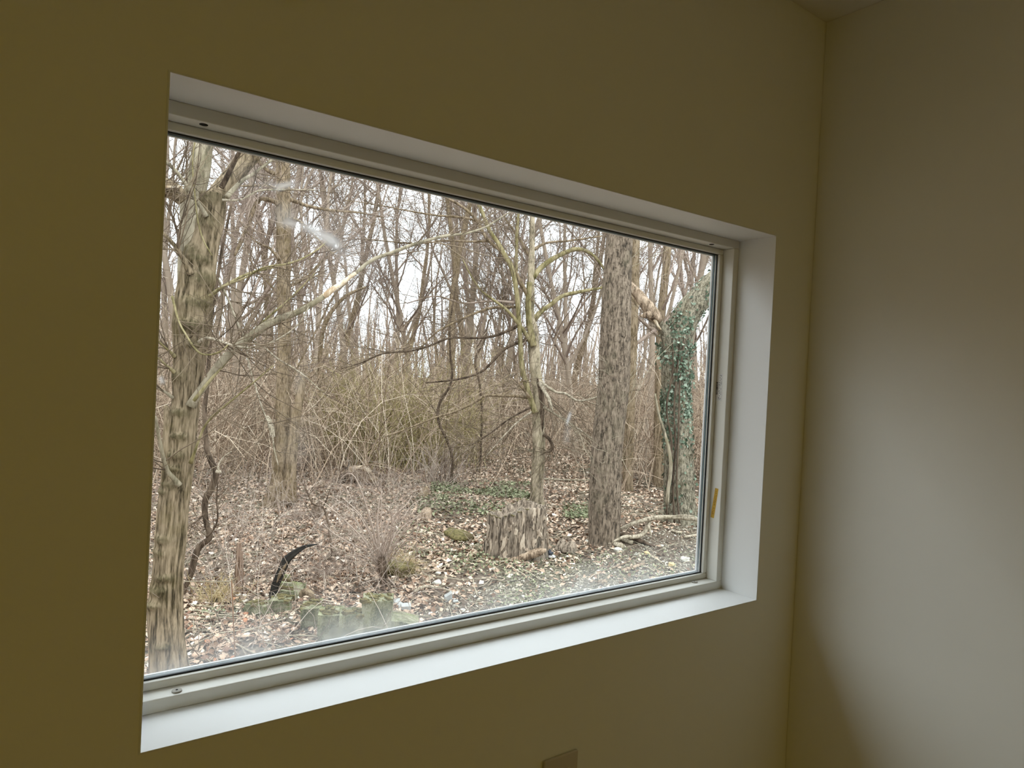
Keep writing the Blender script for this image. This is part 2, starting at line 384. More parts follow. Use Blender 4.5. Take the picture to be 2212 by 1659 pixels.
M['grey_wood'] = bark('weathered_board', (0.09, 0.055, 0.035), (0.20, 0.13, 0.09), (0.30, 0.21, 0.15), 20, 0.1, None, 0, 0.5, 0.005, 80)
M['stone'] = plain('pale_stone', (0.48, 0.45, 0.38), 0.8, 0.25, 12, 0.2, 0.4)
M['stone_yellow'] = plain('yellow_stone', (0.50, 0.38, 0.19), 0.8, 0.2, 12, 0.2, 0.4)
M['plastic_dark'] = plain('dark_plastic', (0.03, 0.033, 0.042), 0.4, 0.4, 20)
M['plastic_white'] = plain('white_plastic', (0.72, 0.72, 0.72), 0.5, 0.1, 20)
def ground_mat():
    m, n, l, b = mat_new('forest_soil', 0.95, 0.1)
    v = coords(n, l)
    f1 = noise(n, l, v, 26, 8, 0.7); f2 = noise(n, l, v, 0.55, 5, 0.6)
    c1 = ramp(n, l, f1, [(0.30, (0.045, 0.032, 0.022)), (0.5, (0.125, 0.092, 0.066)), (0.72, (0.26, 0.20, 0.15))])
    c2 = ramp(n, l, f1, [(0.30, (0.05, 0.048, 0.026)), (0.5, (0.135, 0.125, 0.08)), (0.72, (0.27, 0.245, 0.17))])
    mk = ramp(n, l, f2, [(0.48, (0, 0, 0)), (0.62, (0.7, 0.7, 0.7))])
    l.new(mixc(n, l, mk, c1, c2), b.inputs['Base Color']); bump(n, l, b, f1, 0.8, 0.03); return m
M['ground'] = ground_mat()

def darken_knots(m):
    n, l = m.node_tree.nodes, m.node_tree.links; b = n['Principled BSDF']
    src = b.inputs['Base Color'].links[0].from_socket; a = n.new('ShaderNodeAttribute'); a.attribute_name = 'knot'
    k = n.new('ShaderNodeMath'); k.operation = 'MULTIPLY'; k.inputs[1].default_value = 0.75; k.use_clamp = True
    w = n.new('ShaderNodeMath'); w.operation = 'MULTIPLY'; w.inputs[1].default_value = 1.7
    l.new(noise(n, l, coords(n, l), 55, 4), w.inputs[0]); q = n.new('ShaderNodeMath'); q.operation = 'MULTIPLY'; l.new(a.outputs['Fac'], q.inputs[0]); l.new(w.outputs[0], q.inputs[1]); l.new(q.outputs[0], k.inputs[0])
    l.new(mixc(n, l, k.outputs[0], src, (0.085, 0.072, 0.035)), b.inputs['Base Color'])
darken_knots(M['bark_left'])
# ------------------------------------------------------------------ the room
XL, YB = -2.7, -3.4
def struct(o): o['kind'] = 'structure'; return o
TW = 0.138
mb = MB()
x0, x1, z0, z1 = XL - 0.15, XC + 0.15, -0.7, ZC + 0.2
ring = [(x0, z0), (x1, z0), (x1, z1), (x0, z1)]; hole = [(0, SILL), (W, SILL), (W, SILL + H), (0, SILL + H)]
LS = -0.019                   # the vinyl frame sits a little behind the left reveal
hole2 = [(LS, SILL), (W, SILL), (W, SILL + H), (LS, SILL + H)]
V = [(x, 0, z) for x, z in ring + hole] + [(x, TW, z) for x, z in ring + hole2] + [(x, D - 0.004, z) for x, z in hole + hole2]
Q = []
for i in range(4):
    j = (i + 1) % 4
    Q += [(i, j, 4 + j, 4 + i), (8 + j, 8 + i, 12 + i, 12 + j), (4 + i, 4 + j, 16 + j, 16 + i), (16 + i, 16 + j, 20 + j, 20 + i), (20 + i, 20 + j, 12 + j, 12 + i), (i, 8 + i, 8 + j, j)]
mb.add(V, Q); struct(mb.build('wall_front', M['paint']))
struct(MB().box(XC, XC + 0.15, YB - 0.15, -0.0005, 0, ZC).build('wall_right', M['paint']))
struct(MB().box(XL - 0.15, XL, YB - 0.15, -0.0005, 0, ZC).build('wall_left', M['ochre']))
struct(MB().box(XL, XC, YB - 0.15, YB, 0, ZC).build('wall_back', M['ochre']))
struct(MB().box(XL - 0.15, XC + 0.15, YB - 0.15, -0.0005, ZC + 0.0005, ZC + 0.2).build('ceiling', M['ceil']))
struct(MB().box(XL - 0.15, XC + 0.15, YB - 0.15, -0.0005, -0.2, -0.0005).build('floor', M['oak_floor']))

o = MB().box(XL - 0.5, XC + 0.6, -0.3, 0.80, 2.74, 2.86).build('added_sky_block', M['gloss']); struct(o)  # overhang added out of view to keep zenith light off the sill
o['label'] = 'unseen white slab added outside above the window to block light from high sky'

# added fill light behind the camera, shaped as a flush ceiling fitting
lx, ly = -0.5, -2.3
fill_lamp = empty('added_fill_lamp', (lx, ly, ZC), 'unseen warm glowing dome added on the ceiling behind the camera to fill the room', 'fill_lamp')
prof = [(0.17, 0), (0.17, -0.03), (0.15, -0.035)]
def lathe(prof, c, m=40):
    th = np.arange(m) * 2 * np.pi / m; K = len(prof)
    V = np.array([(c[0] + r * np.cos(t), c[1] + r * np.sin(t), c[2] + z) for r, z in prof for t in th])
    idx = np.arange(K * m).reshape(K, m); nx = np.roll(idx, -1, 1)
    return V, np.stack([idx[:-1], nx[:-1], nx[1:], idx[1:]], -1).reshape(-1, 4)
V, Q = lathe(prof, (lx, ly, ZC)); mobj('base', V, Q, M['gloss'], fill_lamp, True)
V, Q = lathe([(0.15 * math.cos(a), -0.035 - 0.06 * math.sin(a)) for a in np.linspace(0, 1.55, 9)], (lx, ly, ZC))
em, n_, l_, b_ = mat_new('added_fill_glow'); b_.inputs['Emission Color'].default_value = (1.0, 0.80, 0.15, 1); b_.inputs['Emission Strength'].default_value = FILL_STRENGTH
mobj('dome', V, Q, em, fill_lamp, True)

# the window: paint-finished reveal, stepped vinyl frame, gasket, pane
win = empty('window_1', (W / 2, 0.10, SILL), 'wide white picture window set deep in the wall, looking onto bare woods', 'window', kind='structure')
def ring_parts(x_in, x_out, ya, yb, mat, names, parent, bev=0.0015, ls=0.0):
    """four bars of a rectangular frame between insets x_out (outer) and x_in (inner)"""
    o, i = x_out, x_in
    bars = [(names[0], (o + ls, W - o, ya, yb, SILL + H - i, SILL + H - o)), (names[1], (o + ls, W - o, ya, yb, SILL + o, SILL + i)),
            (names[2], (o + ls, i + ls, ya, yb, SILL + i, SILL + H - i)), (names[2], (W - i, W - o, ya, yb, SILL + i, SILL + H - i))]
    for nm, b in bars:
        ob = MB().box(*b).build(nm, mat, parent)
        if bev: bevel(ob, bev, 2)
RV = 0.0025  # painted reveal boards lining the opening
ring_parts(RV, 0.0, -0.0006, D, M['gloss'], ('reveal_head', 'reveal_sill', 'reveal_side'), win, 0.0004)
ring_parts(0.020, RV, D - 0.004, 0.137, M['vinyl'], ('frame_head', 'frame_sill', 'frame_side'), win, 0.0012, LS)
ring_parts(0.0315, 0.020, 0.115, 0.134, M['vinyl'], ('glazing_stop_head', 'glazing_stop_sill', 'glazing_stop_side'), win, 0.0022, LS)
ring_parts(0.0336, 0.0315, 0.1215, 0.124, M['gasket'], ('gasket',) * 3, win, 0, LS)
ring_parts(0.0334, 0.0315, 0.1285, 0.131, M['spacer'], ('spacer',) * 3, win, 0, LS)
ring_parts(0.0345, 0.0315, 0.1315, 0.136, M['vinyl_out'], ('outer_lip_head', 'outer_lip_sill', 'outer_lip_side'), win, 0.0008, LS)
# the pane: the inner face carries the dust film, the other faces are clear
pane = MB().box(0.0316 + LS, W - 0.0316, 0.1245, 0.128, SILL + 0.0316, SILL + H - 0.0316).build('glass_pane', M['glass'], win)
clear = bpy.data.materials.new('clear_glass_edge'); clear.use_nodes = True
cn, cl = clear.node_tree.nodes, clear.node_tree.links; cn.clear()
co_ = cn.new('ShaderNodeOutputMaterial'); ct_ = cn.new('ShaderNodeBsdfTransparent'); ct_.inputs[0].default_value = (0.985, 0.995, 0.99, 1); cl.new(ct_.outputs[0], co_.inputs[0])
pane.data.materials.append(clear)
for p_ in pane.data.polygons: p_.material_index = 0 if abs(p_.normal[1]) > 0.9 and p_.center[1] < 0.0262 else 1
# screw holes in the head, capped screws on the frame sill
def disc(c, axis, r, h, mat, name, parent, m=20):
    th = np.arange(m) * 2 * np.pi / m
    e = [np.array(v, float) for v in ((1, 0, 0), (0, 1, 0), (0, 0, 1))]; n0 = e[axis]; a, b = e[(axis + 1) % 3], e[(axis + 2) % 3]
    R1 = np.array([c + r * (math.cos(t) * a + math.sin(t) * b) for t in th]); R2 = R1 * 1.0 + n0 * h; R3 = (R2 - (c + n0 * h)) * 0.8 + c + n0 * (h * 1.25)
    idx = np.arange(3 * m).reshape(3, m); nx = np.roll(idx, -1, 1)
    Q = np.stack([idx[:-1], nx[:-1], nx[1:], idx[1:]], -1).reshape(-1, 4)
    V = np.vstack([R1, R2, R3, [c + n0 * (h * 1.25)]])
    T = np.array([(2 * m + j, 2 * m + (j + 1) % m, 3 * m) for j in range(m)])
    return mobj(name, V, [Q, T], mat, parent, False)
ztop = SILL + H - 0.020
for p in ((440, 269), (1543, 527)):
    c = on_plane(*p, 2, ztop); c[1] = min(max(c[1], 0.098), 0.109)
    disc(c, 2, 0.0052, -0.0005, M['hole'], 'screw_hole', win)
zb = SILL + 0.020
for p in ((383, 1496), (1500, 1258)):
    c = on_plane(*p, 2, zb); c[1] = min(max(c[1], 0.098), 0.109)
    o = disc(c, 2, 0.0062, 0.0018, M['screw'], 'screw_cap', win)
    disc(c + np.array([0, 0, 0.0022]), 2, 0.0015, 0.0003, M['hole'], 'drive_hole', o, 10)
# stickers on the right frame step (plane x = W - 0.020, facing left)
XS = W - 0.020
def quad_on_side(corners, mat, name, parent, off=0.0004):
    P = np.array([on_plane(px, py, 0, XS - off) for px, py in corners])
    P2 = P + np.array([off * 0.8, 0, 0])
    V = np.vstack([P, P2]); Q = [(0, 1, 2, 3), (7, 6, 5, 4)] + [(i, 4 + i, 4 + (i + 1) % 4, (i + 1) % 4) for i in range(4)]
    return mobj(name, V, np.array(Q), mat, parent)
y_lab = quad_on_side([(1545.0, 1054), (1551.8, 1056), (1541.8, 1119.5), (1534.8, 1117)], M['label_yellow'], 'gold_sticker', win)
y_lab['label'] = 'small slanted gold warning sticker'
mb = MB()
for k in range(13):
    t0_, t1_ = 0.10 + k * 0.062, 0.10 + k * 0.062 + rng.uniform(0.025, 0.05)
    for cx in ((0.34, 0.5), (0.58, 0.72)):
        if rng.random() < 0.25: continue
        def q_(u, t): return (1545.0 + (1551.8 - 1545.0) * u - 10.1 * t, 1054 + 2 * u + 63.2 * t)
        P = [on_plane(*q_(u, t), 0, XS - 0.0006) for u, t in ((cx[0], t0_), (cx[1], t0_), (cx[1], t1_), (cx[0], t1_))]
        mb.add(P, [(0, 1, 2, 3)])
mb.build('sticker_print', M['ink_brown'], y_lab, kind='stuff')
w_lab = quad_on_side([(1547.5, 808), (1561, 808), (1558.5, 866), (1545.0, 866)], M['label_white'], 'barcode_sticker', win)
w_lab['label'] = 'white sticker with a black barcode and tiny print'
mb = MB()
def lab(u, t): return (1547.5 + 13.5 * u - 2.5 * t, 808 + 58 * t)
def mark(u0, u1, t0, t1): mb.add([on_plane(*lab(u, t), 0, XS - 0.0006) for u, t in ((u0, t0), (u1, t0), (u1, t1), (u0, t1))], [(0, 1, 2, 3)])
t = 0.30
while t < 0.74:
    w = rng.choice([0.008, 0.014, 0.022]); mark(0.06, 0.34, t, t + w); t += w + rng.choice([0.006, 0.010, 0.014])
for u0 in (0.46, 0.60, 0.78):
    t = 0.04 if u0 > 0.5 else 0.3
    while t < 0.95:
        w = rng.uniform(0.01, 0.03)
        if rng.random() < (0.85 if t < 0.5 else 0.5): mark(u0, u0 + rng.uniform(0.05, 0.11), t, t + w)
        t += w + rng.uniform(0.008, 0.03)
mb.build('sticker_print', M['ink'], w_lab, kind='stuff')

# outlet on the window wall below the sill
a = on_plane(1172, 1645, 1, 0.0); b = on_plane(1245, 1619, 1, 0.0)
ox, oz, ow, ohh = (a[0] + b[0]) / 2, b[2] + 0.002, b[0] - a[0], 0.118
out = empty('wall_outlet', (ox, 0, oz - ohh / 2), 'cream double socket wall outlet below the right half of the window', 'outlet')
bevel(MB().box(ox - ow / 2, ox + ow / 2, -0.0055, -0.0002, oz - ohh, oz).build('cover_plate', M['outlet'], out), 0.002, 3)
for k in (0, 1):
    zt = oz - 0.0215 - k * 0.0385
    rec = MB().box(ox - 0.0165, ox + 0.0165, -0.0072, -0.004, zt - 0.034, zt).build('socket', M['outlet'], out); bevel(rec, 0.0015, 2)
    for dx, hh in ((-0.0065, 0.008), (0.0065, 0.0065)):
        MB().box(ox + dx - 0.001, ox + dx + 0.001, -0.0075, -0.0071, zt - 0.010 - hh / 2, zt - 0.010 + hh / 2).build('slot', M['hole'], rec)
    disc(np.array([ox, -0.0071, zt - 0.024]), 1, 0.0024, -0.0004, M['hole'], 'ground_hole', rec, 12)
disc(np.array([ox, -0.0055, oz - ohh / 2]), 1, 0.003, -0.0006, M['outlet'], 'plate_screw', out, 12)

# ------------------------------------------------------------------ outdoors: ground
gx = np.concatenate([np.linspace(-60, -14, 24)[:-1], np.linspace(-14, 34, 200), np.linspace(34, 110, 40)[1:]])
gy = np.concatenate([np.linspace(TW, 26, 150), np.linspace(26, 130, 60)[1:]])
GXX, GYY = np.meshgrid(gx, gy, indexing='ij')
gz = gh(GXX, GYY)
gz[:, 0] = gz[:, 0]
V = np.stack([GXX, GYY, gz], -1).reshape(-1, 3)
idx = np.arange(len(gx) * len(gy)).reshape(len(gx), len(gy))
Q = np.stack([idx[:-1, :-1], idx[1:, :-1], idx[1:, 1:], idx[:-1, 1:]], -1).reshape(-1, 4)
o = mobj('ground', V, Q, M['ground'], None, True); struct(o)
o['label'] = 'brown woodland soil under the leaf litter'

def wedge(n, r0, r1, a0=-22, a1=76, power=1.0, g=rng):
    """random ground points in the wedge of woods outside the window; power 1 = even in distance"""
    r = r0 + (r1 - r0) * g.random(n) ** power
    a = np.radians(g.uniform(a0, a1, n))
    x = CAM[0] + r * np.sin(a); y = CAM[1] + r * np.cos(a)
    k = y > TW + 0.15
    return x[k], y[k]
def pix(P):
    d = np.asarray(P) - CAM; z = d @ FF
    return 1106 + F * (d @ RR) / z, 829.5 - F * (d @ UU) / z
def leaf_mesh(x, y, z, size, tilt=0.45, lift=0.012, g=rng, asp=0.55, fold=0.25, nrm=None):
    n = len(x)
    c = np.stack([x, y, z], -1)
    yaw = g.uniform(0, 2 * np.pi, n)
    up = norm(np.stack([g.normal(0, tilt, n), g.normal(0, tilt, n), np.ones(n)], -1)) if nrm is None else norm(nrm + g.normal(0, tilt, (n, 3)))
    h = np.stack([np.cos(yaw), np.sin(yaw), g.normal(0, .3, n)], -1); a = norm(h - (h * up).sum(1, keepdims=True) * up); b = np.cross(up, a)
    s = size[:, None]
    w = s * asp * g.uniform(0.7, 1.2, (n, 1)); fo = s * fold * g.uniform(-0.6, 1.2, (n, 1))
    V = np.stack([c + a * s, c + b * w + up * fo, c - a * s * 0.9, c - b * w + up * fo], 1)
    V[:, :, 2] += lift if nrm is None else 0
    V = V.reshape(-1, 3); i = np.arange(n) * 4
    T = np.concatenate([np.stack([i, i + 1, i + 2], -1), np.stack([i, i + 2, i + 3], -1)])
    return V, T
def is_right_patch(x, y):
    u, v = pix(np.stack([x, y, np.full_like(x, GZ)], -1))
    line = 1330 - (u - 850) * 0.28          # bare, chip-covered strip close to the house on the right
    return (u > 880) & (v > line)
# dry leaves on the ground
xs, ys = wedge(210000, 3.6, 30, power=1.0)
rp = is_right_patch(xs, ys); nzp = vnoise(np.stack([xs * 0.7, ys * 0.7, xs * 0], -1))
keep = (~rp) | (rng.random(len(xs)) < 0.22)
keep &= ~((nzp > 0.45) & (rng.random(len(xs)) < 0.5))
xs, ys = xs[keep], ys[keep]
rr_ = np.hypot(xs - CAM[0], ys - CAM[1])
V, T = leaf_mesh(xs, ys, gh(xs, ys), rng.uniform(0.018, 0.045, len(xs)) * (1 + rr_ / 60), 0.5)
o = mobj('leaf_litter', V, T, M['litter'], None, False); tag(o, 'pinkish brown dry leaves carpeting the woodland floor', 'leaf litter', kind='stuff')
# pale chips and grit on the strip near the house
xs, ys = wedge(110000, 3.6, 16, 10, 70, 1.0)
k = is_right_patch(xs, ys) | (rng.random(len(xs)) < 0.08); xs, ys = xs[k], ys[k]
V, T = leaf_mesh(xs, ys, gh(xs, ys), rng.uniform(0.008, 0.030, len(xs)), 0.6, 0.006, asp=0.45, fold=0.35)
o = mobj('wood_chips', V, T, M['chips'], None, False); tag(o, 'pale wood chips and grit strewn on the bare soil at right', 'wood chips', kind='stuff')
# low green growth: periwinkle patch, thin grass on the strip
def patch(name, label, cat, mat, quads, n, smin, smax, up=0.06):
    X, Y, Z = [], [], []
    for (pa, pb, py0, py1, wgt) in quads:
        k = int(n * wgt); u = rng.uniform(pa, pb, k); v = rng.uniform(py0, py1, k)
        P = np.array([G(a_, b_) for a_, b_ in zip(u, v)]); X.append(P[:, 0]); Y.append(P[:, 1]); Z.append(P[:, 2])
    X, Y, Z = map(np.concatenate, (X, Y, Z))
    cl_ = vnoise(np.stack([X * 1.3, Y * 1.3, X * 0 + 5], -1)) + rng.normal(0, .25, len(X)) > -0.1
    X, Y, Z = X[cl_], Y[cl_], Z[cl_]
    V, T = leaf_mesh(X, Y, Z + rng.uniform(0.01, up, len(X)), rng.uniform(smin, smax, len(X)), 0.6)
    o = mobj(name, V, T, mat, None); return tag(o, label, cat, kind='stuff')
patch('periwinkle_patch', 'low green creeping leaves spreading behind the old stump', 'ground cover', M['green_leaf'], [(930, 1150, 1046, 1078, 0.7), (900, 1150, 1075, 1120, 0.2), (1215, 1275, 1090, 1125, 0.1)], 5200, 0.022, 0.045)
patch('thin_grass', 'sparse green weeds on the bare ground at right', 'weeds', M['green_leaf'], [(980, 1260, 1200, 1310, 0.5), (1260, 1500, 1190, 1260, 0.2), (420, 620, 1320, 1345, 0.12), (850, 1050, 1130, 1210, 0.18)], 3600, 0.010, 0.026, 0.03)

# ------------------------------------------------------------------ far woods: prototypes copied as single trees
def tree_proto(seed, hgt, r, mat, tmat, n1=16, n2=120, n3=900, lean=0.04, low=0.3, fork=0):
    g = np.random.default_rng(seed)
    K = 11
    t = np.linspace(0, 1, K)
    P = np.zeros((1, K, 3)); d = np.array([g.normal(0, lean), g.normal(0, lean), 1.0])
    for k in range(1, K):
        d = norm((d + np.array([g.normal(0, .05), g.normal(0, .05), 0.02]))[None])[0]; P[0, k] = P[0, k - 1] + d * hgt / (K - 1)
    P[0, 0, 2] = -0.3
    R = (r * (1 - 0.85 * t ** 0.9))[None]; R[0, 0] *= 1.35
    stems = [(P, R)]
    if fork:
        for _ in range(fork):
            stems.append(kids(P, R, 1, hgt * .5, hgt * .7, (14, 28), 11, 0.06, 0.06, 0.15, 0.4, 0.8, 9, 0.2, g))
    V, Q = [], []; n = 0; mbT = MB()
    for p_, r_ in stems:
        v, q = tubes(p_, r_, 8); mbT.add(v, q)
    SP = np.concatenate([s[0] for s in stems]); SR = np.concatenate([s[1] for s in stems])
    P1, R1 = kids(SP, SR, n1, hgt * .16, hgt * .34, (28, 62), 7, 0.12, 0.10, low, 0.97, 0.5, 0.06, 0.25, g)
    P2, R2 = kids(P1, R1, n2, hgt * .06, hgt * .16, (25, 65), 6, 0.16, 0.07, 0.15, 1, 0.6, 0.018, 0.35, g)
    P3, R3 = kids(np.concatenate([P2, P1[:, :6]]), np.concatenate([R2, R1[:, :6]]), n3, hgt * .025, hgt * .075, (20, 65), 4, 0.2, 0.05, 0.1, 1, 0.55, 0.008, 0.5, g)
    R2 = np.maximum(R2, 0.007); R3 = np.maximum(R3, 0.004)
    bb = MB(); v, q = tubes(P1, R1, 5); bb.add(v, q); v, q = tubes(P2, R2, 3); bb.add(v, q)
    tw = MB(); v, q = tubes(P3, R3, 3); tw.add(v, q)
    return [(nm, make_mesh(nm, np.concatenate(m_.V), np.concatenate(m_.Q), mt_, True)) for nm, m_, mt_ in (('trunk', mbT, mat), ('boughs', bb, tmat), ('twigs', tw, tmat))]
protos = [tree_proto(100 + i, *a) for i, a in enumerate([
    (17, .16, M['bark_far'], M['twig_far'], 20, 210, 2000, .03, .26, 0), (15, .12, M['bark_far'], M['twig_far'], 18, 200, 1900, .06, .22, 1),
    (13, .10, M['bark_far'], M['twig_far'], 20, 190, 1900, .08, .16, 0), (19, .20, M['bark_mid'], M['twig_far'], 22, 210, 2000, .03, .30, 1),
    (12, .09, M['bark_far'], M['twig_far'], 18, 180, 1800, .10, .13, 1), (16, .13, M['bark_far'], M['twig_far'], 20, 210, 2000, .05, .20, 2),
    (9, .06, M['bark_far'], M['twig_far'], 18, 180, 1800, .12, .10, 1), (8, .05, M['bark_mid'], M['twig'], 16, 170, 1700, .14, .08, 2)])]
def place_tree(pr, x, y, s, rz, label, group):
    e = empty('bare_tree', (x, y, float(gh(x, y)) - 0.05), label, 'tree', group)
    e.scale = (s, s, s); e.rotation_euler = (0, 0, rz)
    for nm, me in pr:
        c = bpy.data.objects.new(nm, me); COL.objects.link(c); c.parent = e
        if nm != 'trunk': c['kind'] = 'stuff'
    return e
LB = 'slender bare tree standing far back among the crowded grey woods'
GRP = 'far bare trees of the crowded woods'
taken = []
FAR_LABELS = {980: 'grey trunk rising behind the zigzag dark sapling in the middle of the thicket', 690: 'slim far tree just right of the straight mossy tree', 1470: 'tall far trunk showing behind the fork of the ivy tree', 1395: 'far tree seen through the gap between the thick flaky tree and the ivy tree', 520: 'slim far tree between the knobbly tree and the straight mossy tree', 1205: 'far tree between the small twin-stemmed tree and the thick flaky tree'}
def far_tree(x, y, kind=None, s=None, label=None):
    k = int(rng.integers(0, len(protos))) if kind is None else kind
    place_tree(protos[k], x, y, rng.uniform(.85, 1.2) if s is None else s, rng.uniform(0, 6.28), label or LB, GRP); taken.append((x, y))
def by_px(px, dist):
    d = ray(px, 830); d = d / np.linalg.norm(d[:2]); return CAM[0] + d[0] * dist, CAM[1] + d[1] * dist
for px, dist, kind, s in [(980, 22, 3, .8), (1000, 27, 0, 1), (690, 19, 4, 1), (520, 17, 2, 1), (548, 23, 5, .9), (760, 26, 5, 1), (845, 31, 1, 1), (905, 25, 2, 1.1), (1090, 30, 0, 1), (1205, 25, 1, .9),
                          (1255, 20, 2, 1), (1395, 19, 1, .9), (1470, 22, 0, .9), (1505, 27, 5, 1), (1225, 33, 3, .9), (660, 29, 0, 1), (585, 33, 3, 1), (480, 26, 1, 1), (450, 34, 0, 1), (400, 24, 5, 1), (360, 30, 1, 1), (720, 36, 3, 1), (1040, 38, 5, 1)]:
    far_tree(*by_px(px, dist), kind, s, FAR_LABELS.get(px))
tries = 0
while len(taken) < 100 and tries < 4000:
    tries += 1
    x, y = wedge(1, 19, 62, -22, 76, 0.75)
    if len(x) == 0: continue
    x, y = float(x[0]), float(y[0])
    if min((x - a_) ** 2 + (y - b_) ** 2 for a_, b_ in taken) < 1.6 ** 2: continue
    far_tree(x, y)
# hazy mass of woods behind, too far to count
xs, ys = wedge(1500, 50, 100, -24, 78, 0.8)
n = len(xs); K = 6
P = np.zeros((n, K, 3)); P[:, 0] = np.stack([xs, ys, gh(xs, ys) - .2], -1)
d = norm(np.stack([rng.normal(0, .07, n), rng.normal(0, .07, n), np.ones(n)], -1)); L = rng.uniform(4, 11, n)
for k in range(1, K):
    d = norm(d + rng.normal(0, .07, (n, 3)) * np.array([1, 1, 0])); P[:, k] = P[:, k - 1] + d * (L / (K - 1))[:, None]
R = rng.uniform(.04, .16, n)[:, None] * np.linspace(1, .25, K)[None]
mb = MB(); v, q = tubes(P, R, 4); mb.add(v, q)
P1, R1 = kids(P, R, 9000, 1.2, 3.2, (20, 60), 4, .15, .1, .1, 1, .5, .04, .3); R1 = np.maximum(R1, .012); v, q = tubes(P1, R1, 3); mb.add(v, q)
# the woods go on to the left and right of what the window shows
xs, ys = [np.concatenate(v_) for v_ in zip(wedge(1500, 12, 60, -84, -22, 0.8), wedge(400, 16, 60, 76, 84, 0.8))]
n = len(xs); P = np.zeros((n, K, 3)); P[:, 0] = np.stack([xs, ys, gh(xs, ys) - .2], -1)
d = norm(np.stack([rng.normal(0, .07, n), rng.normal(0, .07, n), np.ones(n)], -1)); L = rng.uniform(3, 14, n)
for k in range(1, K):
    d = norm(d + rng.normal(0, .07, (n, 3)) * np.array([1, 1, 0])); P[:, k] = P[:, k - 1] + d * (L / (K - 1))[:, None]
R = rng.uniform(.02, .13, n)[:, None] * np.linspace(1, .25, K)[None]; v, q = tubes(P, R, 4); mb.add(v, q)
P1, R1 = kids(P, R, 9000, 1.0, 3.5, (20, 60), 4, .15, .1, .05, 1, .5, .03, .3); R1 = np.maximum(R1, .008); v, q = tubes(P1, R1, 3); mb.add(v, q)
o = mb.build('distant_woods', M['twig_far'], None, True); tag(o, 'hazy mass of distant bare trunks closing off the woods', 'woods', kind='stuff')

# ------------------------------------------------------------------ thicket
def stems(x, y, n_seg, lmin, lmax, lean, droop, r0, g=rng):
    n = len(x); P = np.zeros((n, n_seg, 3)); P[:, 0] = np.stack([x, y, gh(x, y) - 0.02], -1)
    a = g.uniform(0, 2 * np.pi, n); ln = np.abs(g.normal(0, lean, n))
    d = norm(np.stack([np.cos(a) * ln, np.sin(a) * ln, np.ones(n)], -1)); L = g.uniform(lmin, lmax, n)
    bend = np.stack([np.cos(a), np.sin(a), -np.ones(n)], -1) * (g.random((n, 1)) * droop)
    for k in range(1, n_seg):
        d = norm(d + g.normal(0, .13, (n, 3)) + bend * (k / n_seg)); P[:, k] = P[:, k - 1] + d * (L / (n_seg - 1))[:, None]
    P[:, :, 2] = np.maximum(P[:, :, 2], gh(P[:, :, 0], P[:, :, 1]) + 0.01)
    R = (r0 * g.uniform(.6, 1.5, n))[:, None] * np.linspace(1, .35, n_seg)[None]
    return P, R
xs, ys = wedge(12500, 13.5, 34, -22, 76, 0.85)
u, v = pix(np.stack([xs, ys, np.full_like(xs, GZ)], -1)); dep = (np.stack([xs, ys, np.full_like(xs, GZ)], -1) - CAM) @ FF
clr = (u > 990) & (u < 1300) & (dep < 24) & (rng.random(len(u)) < 0.72)        # clearing beyond the small tree
clr |= (u > 1180) & (dep < 15)
clr |= (u > 850) & (dep < 15.2) & (rng.random(len(u)) < 0.6)
k = ~clr; xs, ys = xs[k], ys[k]
P, R = stems(xs, ys, 6, 1.3, 4.6, .35, .5, .0085)
mb = MB(); v, q = tubes(P, R, 3); mb.add(v, q)
P1, R1 = kids(P, R, 26000, .4, 1.5, (20, 70), 4, .2, .02, .1, 1, .7, .006, .5, down=.2); R1 = np.maximum(R1, .0032); v, q = tubes(P1, R1, 3); mb.add(v, q)
o = mb.build('brush_thicket', M['brush'], None, True); tag(o, 'dense thicket of tangled brown brush in front of the far woods', 'thicket', kind='stuff')
# olive-green shrubs in the middle of the thicket
def shrub(px, py, n, lmin, lmax, label, mat, name='shrub', lean=.45, droop=.35, r0=.006, spread=.35, group=None, n2=3, cat='shrub'):
    c = G(px, py); e = empty(name, c, label, cat, group)
    x = c[0] + rng.normal(0, spread, n); y = c[1] + rng.normal(0, spread, n)
    P, R = stems(x, y, 6, lmin, lmax, lean, droop, r0); mb = MB(); v, q = tubes(P, R, 4); mb.add(v, q); mb.build('stems', mat, e, True, 'stuff')
    P1, R1 = kids(P, R, n * n2, .2 * lmax / 2, .45 * lmax / 2, (18, 60), 4, .2, .03, .15, 1, .7, r0, .5); R1 = np.maximum(R1, .0022)
    mb = MB(); v, q = tubes(P1, R1, 3); mb.add(v, q); mb.build('twigs', mat, e, True, 'stuff'); return e
shrub(875, 1010, 260, 1.6, 3.6, 'tall olive-green shrub in the middle of the brown thicket', M['brush_olive'], spread=.7, r0=.007, n2=6)
shrub(800, 1000, 160, 1.4, 3.0, 'olive-green shrub left of the tallest olive shrub, above the rotten log', M['brush_olive'], spread=.6, r0=.007, n2=6)
shrub(960, 1000, 90, 1.0, 1.9, 'short olive shrub just right of the tallest olive shrub', M['brush_olive'], spread=.5, n2=6)
shrub(1005, 985, 70, .8, 1.5, 'grey-brown leafless bush left of the clearing', M['brush'], spread=.4, n2=6)
shrub(955, 1045, 90, .6, 1.2, 'tan upright grassy bush at the foot of the crooked dark sapling', M['bramble'], spread=.25, lean=.25, n2=3)
